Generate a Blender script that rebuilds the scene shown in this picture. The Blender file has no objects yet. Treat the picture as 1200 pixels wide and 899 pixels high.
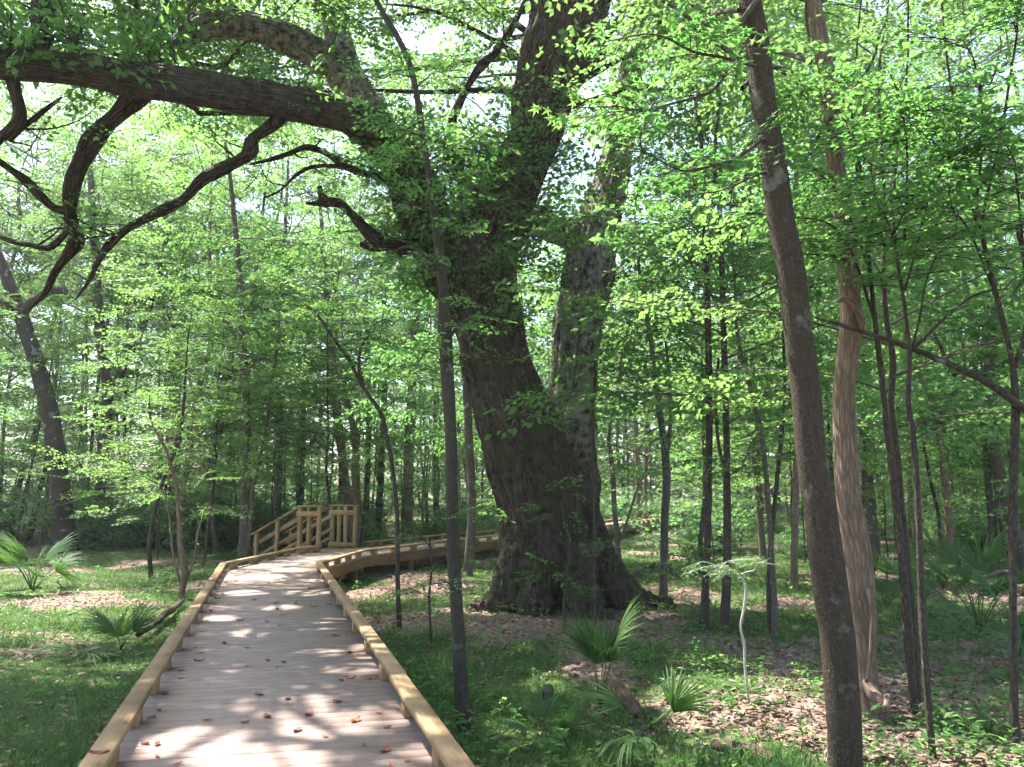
import bpy, math, random
import numpy as np
from mathutils import noise as mnoise

# ------------------------------------------------------------------ camera, sky, sun, exposure
sc = bpy.context.scene
COL = sc.collection
F = 934.0                                    # focal length in photo pixels (1200 wide)
PITCH = math.atan(127.8 / F)
CAM = np.array([0.0, 0.0, 1.6])
cam_d = bpy.data.cameras.new('camera'); cam = bpy.data.objects.new('camera', cam_d); COL.objects.link(cam)
cam.location = CAM; cam.rotation_euler = (math.pi / 2 + PITCH, 0, 0)
cam_d.sensor_fit = 'HORIZONTAL'; cam_d.sensor_width = 36.0; cam_d.lens = 36.0 * F / 1200.0
cam_d.clip_start = 0.05; cam_d.clip_end = 1000
sc.camera = cam

SUN_AZ, SUN_EL = math.radians(-48), math.radians(62)      # azimuth clockwise from +Y (view direction)
w = bpy.data.worlds.new('World'); sc.world = w; w.use_nodes = True
nt = w.node_tree; bg = nt.nodes['Background']
sky = nt.nodes.new('ShaderNodeTexSky'); sky.sky_type = 'NISHITA'; sky.sun_disc = False
sky.sun_elevation = SUN_EL; sky.sun_rotation = SUN_AZ % (2 * math.pi)
sky.air_density = 1.0; sky.dust_density = 2.2; sky.ozone_density = 1.0
nt.links.new(sky.outputs[0], bg.inputs[0]); bg.inputs[1].default_value = 0.115
sun_d = bpy.data.lights.new('sun', 'SUN'); sun = bpy.data.objects.new('sun', sun_d); COL.objects.link(sun)
sun_d.energy = 5.0; sun_d.angle = math.radians(0.53); sun_d.color = (1.0, 0.95, 0.87)
sun.rotation_euler = (math.pi / 2 - SUN_EL, 0, -SUN_AZ + math.pi)
sc.view_settings.view_transform = 'Standard'; sc.view_settings.look = 'None'
sc.view_settings.gamma = 1.0; sc.view_settings.exposure = 2.28; sc.view_settings.use_curve_mapping = False
cy = sc.cycles
cy.use_denoising = True
try:
    cy.denoiser = 'OPENIMAGEDENOISE'; cy.denoising_input_passes = 'RGB_ALBEDO_NORMAL'
except Exception: pass
cy.use_adaptive_sampling = True; cy.adaptive_threshold = 0.04; cy.max_bounces = 7; cy.diffuse_bounces = 4; cy.glossy_bounces = 2; cy.transmission_bounces = 6; cy.transparent_max_bounces = 4
cy.sample_clamp_indirect = 6.0; cy.caustics_reflective = False; cy.caustics_refractive = False

rng = np.random.default_rng(7); random.seed(7)
# ------------------------------------------------------------------ helpers
def ray(px, py):
    u = (px - 600) / F; v = (449.5 - py) / F
    return np.array([u, math.cos(PITCH) - math.sin(PITCH) * v, math.sin(PITCH) + math.cos(PITCH) * v])
def at(px, py, Y):
    d = ray(px, py); return CAM + d * (Y / d[1])
def gz(x, y):                                  # height of the ground (deck top is z = 0)
    x = np.asarray(x, float); y = np.asarray(y, float)
    r = np.hypot(x, y)
    return (-0.60 + 0.05 * np.sin(x * .55 + 1.3) * np.cos(y * .43) + 0.035 * np.sin(x * 1.3 + y * 1.1)
            + 0.9 * np.clip((r - 32) / 60, 0, 1) ** 1.2 + 0.12 * np.clip((-x - 6) / 12, 0, 1)
            - 0.04 * np.exp(-((x - .7) ** 2 + (y - 15.8) ** 2) / 5.0))
def ground_hit(px, py):
    d = ray(px, py); t = 2.0
    while t < 120:
        p = CAM + d * t
        if p[2] < gz(p[0], p[1]): return p
        t += 0.05
    return CAM + d * 60
def tag(o, label=None, cat=None, group=None, kind=None):
    if label: o['label'] = label
    if cat: o['category'] = cat
    if group: o['group'] = group
    if kind: o['kind'] = kind
    return o
def empty(name, loc, label=None, cat=None, group=None):
    o = bpy.data.objects.new(name, None); COL.objects.link(o); o.location = tuple(loc)
    o.empty_display_size = 0.2
    return tag(o, label, cat, group)
def link(name, me, parent=None, loc=(0, 0, 0)):
    o = bpy.data.objects.new(name, me); COL.objects.link(o); o.location = tuple(loc)
    if parent is not None: o.parent = parent
    return o
def np_mesh(name, verts, faces, mat, smooth=False, attrs=None):
    """faces: list of int arrays (n,3) or (n,4)"""
    me = bpy.data.meshes.new(name)
    verts = np.ascontiguousarray(verts, np.float32)
    faces = [np.asarray(f, np.int32) for f in (faces if isinstance(faces, list) else [faces]) if len(f)]
    loops = np.concatenate([f.ravel() for f in faces])
    tot = np.concatenate([np.full(len(f), f.shape[1], np.int32) for f in faces])
    start = np.concatenate([[0], np.cumsum(tot)[:-1]]).astype(np.int32)
    me.vertices.add(len(verts)); me.vertices.foreach_set('co', verts.ravel())
    me.loops.add(len(loops)); me.loops.foreach_set('vertex_index', loops)
    me.polygons.add(len(tot)); me.polygons.foreach_set('loop_start', start)
    try: me.polygons.foreach_set('loop_total', tot)
    except Exception: pass
    if smooth: me.polygons.foreach_set('use_smooth', np.ones(len(tot), bool))
    for k, a in (attrs or {}).items():
        a = np.ascontiguousarray(a, np.float32)
        if a.ndim == 1:
            at_ = me.attributes.new(k, 'FLOAT', 'POINT'); at_.data.foreach_set('value', a)
        else:
            at_ = me.attributes.new(k, 'FLOAT_VECTOR', 'POINT'); at_.data.foreach_set('vector', a.ravel())
    me.materials.append(mat)
    me.update(calc_edges=True); me.validate()
    return me
class Soup:
    """collects pieces of geometry for ONE mesh"""
    def __init__(s): s.v = []; s.f = []; s.n = 0; s.a = {}
    def add(s, v, faces, **attrs):
        v = np.asarray(v, float); s.v.append(v)
        for f in (faces if isinstance(faces, list) else [faces]):
            if len(f): s.f.append(np.asarray(f) + s.n)
        for k, a in attrs.items(): s.a.setdefault(k, []).append(a)
        s.n += len(v)
    def mesh(s, name, mat, smooth=False):
        V = np.concatenate(s.v)
        t3 = [f for f in s.f if f.shape[1] == 3]; t4 = [f for f in s.f if f.shape[1] == 4]
        fs = ([np.concatenate(t3)] if t3 else []) + ([np.concatenate(t4)] if t4 else [])
        return np_mesh(name, V, fs, mat, smooth, {k: np.concatenate(a) for k, a in s.a.items()})
BOXF = np.array([[0, 1, 2, 3], [7, 6, 5, 4], [0, 4, 5, 1], [1, 5, 6, 2], [2, 6, 7, 3], [3, 7, 4, 0]])[:, ::-1]
def hexa(bottom, top):                         # two 4-corner rings (counter-clockwise from above)
    return np.array(list(bottom) + list(top), float), BOXF
def box(c, dx, dy, dz, sx, sy, sz):
    """c centre; dx,dy,dz unit axes; full sizes"""
    c = np.array(c, float); a = np.array(dx) * sx / 2; b = np.array(dy) * sy / 2; d = np.array(dz) * sz / 2
    return hexa([c - a - b - d, c + a - b - d, c + a + b - d, c - a + b - d], [c - a - b + d, c + a - b + d, c + a + b + d, c - a + b + d])
def bevbox(c, dx, dy, dz, sx, sy, sz, b=0.006):
    """box with chamfered edges (24 verts)"""
    c = np.array(c, float); D = [np.array(dx, float), np.array(dy, float), np.array(dz, float)]; S = [sx / 2, sy / 2, sz / 2]
    vid = {}; V = []
    for ax in range(3):
        for sg in (-1, 1):
            o = [i for i in range(3) if i != ax]
            for s1 in (-1, 1):
                for s2 in (-1, 1):
                    p = c + D[ax] * sg * S[ax] + D[o[0]] * s1 * (S[o[0]] - b) + D[o[1]] * s2 * (S[o[1]] - b)
                    sig = [0, 0, 0]; sig[ax] = sg; sig[o[0]] = s1; sig[o[1]] = s2
                    vid[(ax, tuple(sig))] = len(V); V.append(p)
    V = np.array(V); Q = []; T = []
    def addf(ids, L):
        P = V[ids]; n = np.cross(P[1] - P[0], P[2] - P[0])
        if np.dot(n, P.mean(0) - c) < 0: ids = ids[::-1]
        L.append(ids)
    for ax in range(3):
        o = [i for i in range(3) if i != ax]
        for sg in (-1, 1):
            r = []
            for s1, s2 in ((-1, -1), (1, -1), (1, 1), (-1, 1)):
                sig = [0, 0, 0]; sig[ax] = sg; sig[o[0]] = s1; sig[o[1]] = s2; r.append(vid[(ax, tuple(sig))])
            addf(r, Q)
    for a1 in range(3):
        for a2 in range(a1 + 1, 3):
            k = 3 - a1 - a2
            for s1 in (-1, 1):
                for s2 in (-1, 1):
                    g = lambda ax, sk: vid[(ax, tuple({a1: s1, a2: s2, k: sk}[i] for i in range(3)))]
                    addf([g(a1, -1), g(a1, 1), g(a2, 1), g(a2, -1)], Q)
    for s in [(a, b_, c_) for a in (-1, 1) for b_ in (-1, 1) for c_ in (-1, 1)]:
        addf([vid[(0, s)], vid[(1, s)], vid[(2, s)]], T)
    return V, [np.array(Q), np.array(T)]
def catmull(P, n):
    P = np.asarray(P, float); m = len(P)
    if m == 2: return P[0] + (P[1] - P[0]) * np.linspace(0, 1, n)[:, None]
    E = np.vstack([2 * P[0] - P[1], P, 2 * P[-1] - P[-2]])
    t = np.linspace(0, m - 1 - 1e-9, n); i = t.astype(int); u = (t - i)[:, None]
    a, b, c, d = E[i], E[i + 1], E[i + 2], E[i + 3]
    return 0.5 * (2 * b + (c - a) * u + (2 * a - 5 * b + 4 * c - d) * u ** 2 + (3 * b - a - 3 * c + d) * u ** 3)
def frames(P):
    T = np.gradient(P, axis=0); T /= np.linalg.norm(T, axis=1)[:, None] + 1e-12
    N = np.zeros_like(P); r = np.array([1.0, 0, 0]) if abs(T[0][0]) < .8 else np.array([0, 1.0, 0])
    n = r - T[0] * r.dot(T[0]); n /= np.linalg.norm(n); N[0] = n
    for k in range(1, len(P)):
        n = N[k - 1] - T[k] * N[k - 1].dot(T[k]); N[k] = n / (np.linalg.norm(n) + 1e-12)
    return T, N, np.cross(T, N)
def tube(P, R, sides=10, wob=0.0, closed=True, seed=0):
    """P (n,3), R (n,) -> verts, [quads, tris], bark coordinates"""
    P = np.asarray(P, float); R = np.asarray(R, float); n = len(P)
    T, N, B = frames(P)
    s = np.concatenate([[0], np.cumsum(np.linalg.norm(np.diff(P, axis=0), axis=1))])
    th = np.linspace(0, 2 * math.pi, sides, endpoint=False)
    c, si = np.cos(th), np.sin(th)
    RR = np.repeat(R[:, None], sides, 1)
    if wob:
        g = np.random.default_rng(seed + 11); k = np.zeros((n, sides))
        for _ in range(7):
            f = g.integers(1, 4); k += np.cos(f * th[None] + g.uniform(0, 6.3) + np.sin(s[:, None] * g.uniform(.8, 4) + g.uniform(0, 6.3)) * 1.4) * np.sin(s[:, None] * g.uniform(.5, 6) + g.uniform(0, 6.3))
        RR = RR * (1 + wob * k / 2.2)
    V = P[:, None] + RR[..., None] * (c[None, :, None] * N[:, None] + si[None, :, None] * B[:, None])
    V = V.reshape(-1, 3)
    bk = np.stack([RR * c, RR * si, np.repeat(s[:, None], sides, 1)], -1).reshape(-1, 3)
    i = np.arange(n - 1)[:, None] * sides; j = np.arange(sides)[None]; j2 = (j + 1) % sides
    Q = np.stack([i + j, i + j2, i + sides + j2, i + sides + j], -1).reshape(-1, 4)
    tris = []
    if closed:
        V = np.vstack([V, P[:1], P[-1:]]); bk = np.vstack([bk, [[0, 0, 0]], [[0, 0, s[-1]]]])
        a, b = n * sides, n * sides + 1; jj = np.arange(sides); jj2 = (jj + 1) % sides
        tris = [np.stack([np.full(sides, a), jj2, jj], -1), np.stack([np.full(sides, b), (n - 1) * sides + jj, (n - 1) * sides + jj2], -1)]
        tris = [np.concatenate(tris)]
    return V, [Q] + tris, bk
# ------------------------------------------------------------------ materials
def newmat(name):
    m = bpy.data.materials.new(name); m.use_nodes = True
    t = m.node_tree; return m, t, t.nodes['Principled BSDF'], t.nodes['Material Output']
def N_(t, typ, **kw):
    n = t.nodes.new(typ)
    for k, v in kw.items():
        if k.startswith('i_'):
            key = k[2:]; key = int(key) if key.isdigit() else key.replace('_', ' ')
            n.inputs[key].default_value = v
        else: setattr(n, k, v)
    return n
def ramp(t, src, stops):
    r = N_(t, 'ShaderNodeValToRGB'); e = r.color_ramp.elements
    while len(e) < len(stops): e.new(.5)
    for el, (p, c) in zip(e, stops): el.position = p; el.color = (*c, 1)
    t.links.new(src, r.inputs[0]); return r.outputs[0]
def mixc(t, f, a, b, mode='MIX'):
    m = N_(t, 'ShaderNodeMix', data_type='RGBA', blend_type=mode)
    for s, v in ((m.inputs[0], f), (m.inputs[6], a), (m.inputs[7], b)):
        if hasattr(v, 'is_output'): t.links.new(v, s)
        else: s.default_value = v if not isinstance(v, tuple) else (*v[:3], 1)
    return m.outputs[2]
def math_(t, op, a, b=0.5):
    m = N_(t, 'ShaderNodeMath', operation=op)
    for s, v in ((m.inputs[0], a), (m.inputs[1], b)):
        if hasattr(v, 'is_output'): t.links.new(v, s)
        else: s.default_value = v
    return m.outputs[0]
def leaf_mat(name, ca, cb, ta, tb, trans=.58, rough=.5, spec=.22, jit=.3):
    m, t, p, out = newmat(name)
    a = N_(t, 'ShaderNodeAttribute', attribute_name='tint').outputs['Fac']
    oi = N_(t, 'ShaderNodeObjectInfo').outputs['Random']
    f = math_(t, 'ADD', math_(t, 'MULTIPLY', a, .75), math_(t, 'MULTIPLY', oi, jit)); f = math_(t, 'SUBTRACT', f, jit * .4)
    col = mixc(t, f, ca, cb); tc = mixc(t, f, ta, tb)
    p.inputs['Roughness'].default_value = rough; p.inputs['Specular IOR Level'].default_value = spec
    t.links.new(col, p.inputs['Base Color'])
    tr = N_(t, 'ShaderNodeBsdfTranslucent'); t.links.new(tc, tr.inputs[0])
    mx = N_(t, 'ShaderNodeMixShader'); mx.inputs[0].default_value = trans
    t.links.new(p.outputs[0], mx.inputs[1]); t.links.new(tr.outputs[0], mx.inputs[2]); t.links.new(mx.outputs[0], out.inputs[0])
    return m
def bark_mat(name, dark, light, furrow=14.0, along=.22, bump=.6, dist=.02, lichen=None, lich_amt=.5, moss=None, moss_amt=.5, cell=1.4, mottle=.6, pale=None):
    m, t, p, out = newmat(name)
    c = N_(t, 'ShaderNodeAttribute', attribute_name='bark').outputs['Vector']
    mp = N_(t, 'ShaderNodeMapping'); mp.inputs['Scale'].default_value = (1, 1, along); t.links.new(c, mp.inputs[0])
    nz = N_(t, 'ShaderNodeTexNoise', i_Scale=furrow, i_Detail=6.0, i_Roughness=.62, i_Distortion=.15); t.links.new(mp.outputs[0], nz.inputs['Vector'])
    vo = N_(t, 'ShaderNodeTexVoronoi', feature='DISTANCE_TO_EDGE', i_Scale=furrow * 1.3); t.links.new(mp.outputs[0], vo.inputs['Vector'])
    h = math_(t, 'ADD', math_(t, 'MULTIPLY', nz.outputs['Fac'], .8), math_(t, 'MULTIPLY', math_(t, 'MINIMUM', vo.outputs[0], .25), cell))
    col = ramp(t, h, [(.32, dark), (.62, tuple((x + y) / 2 for x, y in zip(dark, light))), (.85, light)])
    mo = N_(t, 'ShaderNodeTexNoise', i_Scale=4.5, i_Detail=4.0, i_Roughness=.6); t.links.new(c, mo.inputs['Vector'])
    mof = ramp(t, mo.outputs['Fac'], [(.42, (0, 0, 0)), (.62, (1, 1, 1))])
    col = mixc(t, math_(t, 'MULTIPLY', mof, mottle), col, tuple(x * .45 for x in light[:1]) + (light[1] * .47, light[2] * .38))
    if lichen:
        ln = N_(t, 'ShaderNodeTexNoise', i_Scale=3.2, i_Detail=5.0, i_Roughness=.55); t.links.new(c, ln.inputs['Vector'])
        lf = ramp(t, ln.outputs['Fac'], [(.60, (0, 0, 0)), (.66, (1, 1, 1))]); lf = math_(t, 'MULTIPLY', lf, lich_amt)
        col = mixc(t, lf, col, lichen)
    if pale:                                    # crusty pale lichen on whole limbs
        pa = N_(t, 'ShaderNodeAttribute', attribute_name='pale').outputs['Fac']; pn = N_(t, 'ShaderNodeTexNoise', i_Scale=7.0, i_Detail=7.0, i_Roughness=.7); t.links.new(c, pn.inputs['Vector'])
        pf = ramp(t, pn.outputs['Fac'], [(.40, (0, 0, 0)), (.58, (1, 1, 1))]); col = mixc(t, math_(t, 'MULTIPLY', math_(t, 'MULTIPLY', pf, pa), .85), col, pale)
    if moss:
        g = N_(t, 'ShaderNodeNewGeometry'); sx = N_(t, 'ShaderNodeSeparateXYZ'); t.links.new(g.outputs['Normal'], sx.inputs[0])
        mn = N_(t, 'ShaderNodeTexNoise', i_Scale=2.3, i_Detail=6.0); t.links.new(c, mn.inputs['Vector'])
        q = math_(t, 'ADD', math_(t, 'MULTIPLY', sx.outputs[2], .28), mn.outputs['Fac'])
        mf = ramp(t, q, [(.55, (0, 0, 0)), (.75, (1, 1, 1))]); mf = math_(t, 'MULTIPLY', mf, moss_amt)
        col = mixc(t, mf, col, moss)
    t.links.new(col, p.inputs['Base Color']); p.inputs['Roughness'].default_value = .9; p.inputs['Specular IOR Level'].default_value = .15
    b = N_(t, 'ShaderNodeBump'); b.inputs['Strength'].default_value = bump; b.inputs['Distance'].default_value = dist
    t.links.new(h, b.inputs['Height']); t.links.new(b.outputs[0], p.inputs['Normal'])
    return m
def wood_mat(name, ca, cb, grain=(2, 40, 40), stain=.35, rough=.8, knots=True, ovar=.38, bmp=.35):
    """sawn timber: grain runs along the attribute g.x"""
    m, t, p, out = newmat(name)
    c = N_(t, 'ShaderNodeAttribute', attribute_name='grain').outputs['Vector']
    oi = N_(t, 'ShaderNodeObjectInfo').outputs['Random']
    ad = N_(t, 'ShaderNodeVectorMath', operation='ADD'); cx = N_(t, 'ShaderNodeCombineXYZ')
    t.links.new(math_(t, 'MULTIPLY', oi, 37.0), cx.inputs[0]); t.links.new(math_(t, 'MULTIPLY', oi, 91.0), cx.inputs[1])
    t.links.new(c, ad.inputs[0]); t.links.new(cx.outputs[0], ad.inputs[1])
    mp = N_(t, 'ShaderNodeMapping'); mp.inputs['Scale'].default_value = grain; t.links.new(ad.outputs[0], mp.inputs[0])
    nz = N_(t, 'ShaderNodeTexNoise', i_Scale=1.0, i_Detail=7.0, i_Roughness=.6, i_Distortion=.35); t.links.new(mp.outputs[0], nz.inputs['Vector'])
    big = N_(t, 'ShaderNodeTexNoise', i_Scale=1.7, i_Detail=4.0); t.links.new(ad.outputs[0], big.inputs['Vector'])
    col = ramp(t, nz.outputs['Fac'], [(.3, ca), (.7, cb)])
    col = mixc(t, math_(t, 'MULTIPLY', oi, ovar), col, tuple(x * .6 for x in ca))
    st = ramp(t, big.outputs['Fac'], [(.45, (0, 0, 0)), (.7, (1, 1, 1))])
    col = mixc(t, math_(t, 'MULTIPLY', st, stain), col, tuple(x * .5 for x in ca))
    if knots:
        kv = N_(t, 'ShaderNodeTexVoronoi', feature='F1', i_Scale=1.0)
        km = N_(t, 'ShaderNodeMapping'); km.inputs['Scale'].default_value = (2.2, 9, 9); t.links.new(ad.outputs[0], km.inputs[0]); t.links.new(km.outputs[0], kv.inputs['Vector'])
        kf = ramp(t, kv.outputs['Distance'], [(.07, (1, 1, 1)), (.16, (0, 0, 0))])
        col = mixc(t, math_(t, 'MULTIPLY', kf, .6), col, tuple(x * .35 for x in ca))
    t.links.new(col, p.inputs['Base Color']); p.inputs['Roughness'].default_value = rough; p.inputs['Specular IOR Level'].default_value = .25
    b = N_(t, 'ShaderNodeBump'); b.inputs['Strength'].default_value = bmp; b.inputs['Distance'].default_value = .004
    t.links.new(nz.outputs['Fac'], b.inputs['Height']); t.links.new(b.outputs[0], p.inputs['Normal'])
    return m
def plain(name, c, rough=.8):
    m, t, p, o = newmat(name); p.inputs['Base Color'].default_value = (*c, 1); p.inputs['Roughness'].default_value = rough; return m

M = {}
M['leaf'] = leaf_mat('leaf_understory', (.055, .12, .048), (.095, .165, .062), (.14, .297, .062), (.27, .43, .11))
M['leaf_canopy'] = leaf_mat('leaf_canopy', (.046, .10, .042), (.082, .145, .057), (.13, .268, .062), (.25, .40, .11))
M['leaf_near'] = leaf_mat('leaf_near', (.05, .12, .04), (.088, .17, .055), (.11, .31, .06), (.235, .43, .10))
M['leaf_shrub'] = leaf_mat('leaf_shrub', (.055, .11, .05), (.085, .145, .065), (.10, .24, .07), (.20, .36, .11), trans=.5, rough=.4, spec=.4)
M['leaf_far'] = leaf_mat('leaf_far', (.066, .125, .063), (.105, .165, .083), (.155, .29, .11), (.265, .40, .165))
M['palm'] = leaf_mat('palmetto_blade', (.045, .10, .03), (.075, .135, .04), (.08, .20, .03), (.14, .27, .045), trans=.35, rough=.6, spec=.2)
M['palm_dead'] = leaf_mat('palmetto_dead', (.22, .16, .09), (.32, .24, .13), (.2, .13, .06), (.25, .18, .08), trans=.25)
M['grass'] = leaf_mat('grass_blade', (.045, .095, .034), (.105, .17, .062), (.07, .19, .035), (.18, .32, .08), trans=.42)
M['leaf_dark'] = leaf_mat('leaf_dark', (.05, .11, .042), (.085, .155, .058), (.115, .28, .062), (.22, .40, .10), trans=.58, rough=.5, spec=.2)
M['litter'] = leaf_mat('litter_leaf', (.13, .085, .058), (.35, .265, .195), (.12, .06, .035), (.24, .15, .09), trans=.15, rough=.6)
M['dead_red'] = leaf_mat('dead_leaf_red', (.16, .04, .025), (.30, .10, .06), (.2, .05, .03), (.3, .1, .05), trans=.15, rough=.6, jit=.8)
M['oak'] = bark_mat('bark_oak', (.013, .0085, .006), (.095, .063, .045), furrow=17, along=.12, bump=1.0, dist=.09, lichen=(.17, .17, .14), lich_amt=.22, moss=(.045, .065, .016), moss_amt=.8, pale=(.30, .29, .235))
M['bark_dark'] = bark_mat('bark_dark', (.025, .02, .016), (.105, .084, .07), furrow=34, along=.3, bump=.6, dist=.02, lichen=(.33, .35, .31), lich_amt=.5)
M['bark_lichen'] = bark_mat('bark_lichen', (.03, .023, .017), (.12, .09, .068), furrow=46, along=.4, bump=1.0, dist=.02, lichen=(.22, .22, .19), lich_amt=.5, cell=.8)
M['bark_mottled'] = bark_mat('bark_mottled', (.03, .026, .02), (.115, .10, .08), furrow=40, along=.5, bump=.9, dist=.02, lichen=(.165, .195, .125), lich_amt=.8, cell=.35, moss=(.07, .09, .04), moss_amt=.6)
M['brightened'] = bark_mat('brightened_bark', (.33, .30, .27), (.52, .48, .44), furrow=40, along=.1, bump=.3, dist=.01, mottle=.1)  # white bark, toned lighter so the stick reads as sunlit
M['bark_grey'] = bark_mat('bark_grey', (.045, .038, .032), (.18, .15, .13), furrow=30, along=.35, bump=.45, dist=.02, lichen=(.4, .41, .37), lich_amt=.6)
M['bark_pale'] = bark_mat('bark_pale', (.09, .06, .045), (.265, .185, .145), furrow=26, along=.12, mottle=.55, bump=.5, dist=.02)
M['wood_dead'] = bark_mat('dead_wood', (.04, .026, .021), (.15, .10, .082), furrow=30, along=.06, bump=.7, dist=.02)
M['kerb'] = wood_mat('kerb_timber', (.235, .145, .075), (.39, .265, .145), grain=(1.6, 26, 26), stain=.75)
M['joist'] = wood_mat('joist_timber', (.14, .082, .042), (.25, .155, .085), grain=(1.4, 22, 22), stain=.5)
M['plank'] = wood_mat('deck_plank', (.235, .172, .145), (.305, .23, .195), grain=(2.2, 22, 22), stain=.4, rough=.75, knots=False, ovar=.2, bmp=.15)
M['post'] = wood_mat('post_timber', (.30, .175, .08), (.46, .30, .15), grain=(1.6, 26, 26))
M['wire'] = plain('wire', (.12, .12, .12), .5)
# ------------------------------------------------------------------ leaves
def leaf_frames_to_mesh(pos, d, nrm, size, kind='diamond', wide=.30, curl=.06):
    n = len(pos); d = d / (np.linalg.norm(d, axis=1)[:, None] + 1e-9)
    nrm = nrm - d * (nrm * d).sum(1)[:, None]; nrm /= np.linalg.norm(nrm, axis=1)[:, None] + 1e-9
    s = np.cross(nrm, d)
    if kind == 'diamond':
        sh = np.array([[0, 0, 0], [.45, wide, curl], [1, 0, -curl], [.45, -wide, curl]]); tr = np.array([[0, 2, 1], [0, 3, 2]])
    elif kind == 'oval':
        sh = np.array([[0, 0, 0], [.22, wide * .75, curl * .8], [.55, wide, curl], [.82, wide * .5, 0], [1.05, 0, -curl * 1.4], [.82, -wide * .5, 0], [.55, -wide, curl], [.22, -wide * .75, curl * .8], [.5, 0, 0]])
        tr = np.array([[8, 1, 0], [8, 2, 1], [8, 3, 2], [8, 4, 3], [8, 5, 4], [8, 6, 5], [8, 7, 6], [8, 0, 7]])
    elif kind == 'star':
        a = [(0, 0)]; import math as mm
        for k, (ang, L) in enumerate([(-118, .55), (-92, .2), (-62, .85), (-32, .30), (0, 1.0), (32, .30), (62, .85), (92, .2), (118, .55)]):
            a.append((.15 + L * .72 * mm.cos(mm.radians(ang)), L * .72 * mm.sin(mm.radians(ang))))
        sh = np.array([[x, y, -.10 * (x * x + y * y)] for x, y in a] + [[.18, 0, .03]]); c = len(sh) - 1
        tr = np.array([[c, k + 1, k] for k in range(0, c - 1)] + [[c, 0, c - 1]])[:, ::-1]
    elif kind == 'blade':
        sh = np.array([[0, wide * .5, 0], [0, -wide * .5, 0], [.55, -wide * .42, .0], [.55, wide * .42, .0], [1, 0, -.12]]); tr = np.array([[0, 1, 2], [0, 2, 3], [3, 2, 4]])
    k = len(sh); sz = size[:, None, None]
    V = pos[:, None] + sz * (sh[None, :, 0:1] * d[:, None] + sh[None, :, 1:2] * s[:, None] + sh[None, :, 2:3] * nrm[:, None])
    Fc = (np.arange(n)[:, None, None] * k + tr[None]).reshape(-1, 3)
    return V.reshape(-1, 3), Fc, k
def spray_variant(g, L=.8, ls=.08, sub=8, flat=.25, dense=.62):
    """leaf frames of one flat leafy spray growing along +X"""
    pos, dr, nm, sz = [], [], [], []; tw = []
    def put(p, d2, up):
        n = np.array([g.normal(0, flat), g.normal(0, flat), 1.0])
        if g.random() < .12: n = g.normal(0, 1, 3)
        dz = g.normal(-.18, .2)
        pos.append(p); dr.append([d2[0], d2[1], dz]); nm.append(n); sz.append(ls * g.uniform(.65, 1.2))
    def twig(p0, a, l):
        n = max(2, int(l / (ls * dense))); d = np.array([math.cos(a), math.sin(a), 0])
        bend = g.normal(0, .25)
        q = np.array(p0, float); pts = [q.copy()]
        for k in range(n):
            a2 = a + bend * k / n; d = np.array([math.cos(a2), math.sin(a2), -.05 - .12 * k / n]); q = q + d * l / n
            sd = (1 if k % 2 else -1) * g.uniform(.6, 1.1)
            put(q, (math.cos(a2 + sd), math.sin(a2 + sd)), 1); pts.append(q.copy())
        put(q, (math.cos(a2), math.sin(a2)), 1)
        tw.append(np.array(pts))
    bend = g.normal(0, .2)
    main = []
    for k in range(12):
        t = k / 11; a = bend * t; main.append([L * t * math.cos(a), L * t * math.sin(a), -.14 * L * t * t])
    main = np.array(main); tw.append(main)
    for k in range(sub):
        t = .12 + .85 * k / sub; p = main[min(11, int(t * 11))]
        sd = 1 if k % 2 else -1
        twig(p, bend * t + sd * g.uniform(.55, .95), L * (.48 * (1 - t) + .12) * g.uniform(.75, 1.2))
    twig(main[9], bend + g.normal(0, .1), L * .3)
    return np.array(pos), np.array(dr), np.array(nm), np.array(sz), tw
def make_spray_set(seed, n=6, **kw):
    g = np.random.default_rng(seed); return [spray_variant(g, **kw) for _ in range(n)]
def rot(az, pitch, roll):
    ca, sa, cp, sp, cr, sr = np.cos(az), np.sin(az), np.cos(pitch), np.sin(pitch), np.cos(roll), np.sin(roll)
    z = np.zeros_like(az); o = np.ones_like(az)
    Rz = np.stack([np.stack([ca, -sa, z], -1), np.stack([sa, ca, z], -1), np.stack([z, z, o], -1)], -2)
    Ry = np.stack([np.stack([cp, z, -sp], -1), np.stack([z, o, z], -1), np.stack([sp, z, cp], -1)], -2)
    Rx = np.stack([np.stack([o, z, z], -1), np.stack([z, cr, -sr], -1), np.stack([z, sr, cr], -1)], -2)
    return Rz @ Ry @ Rx
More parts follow.
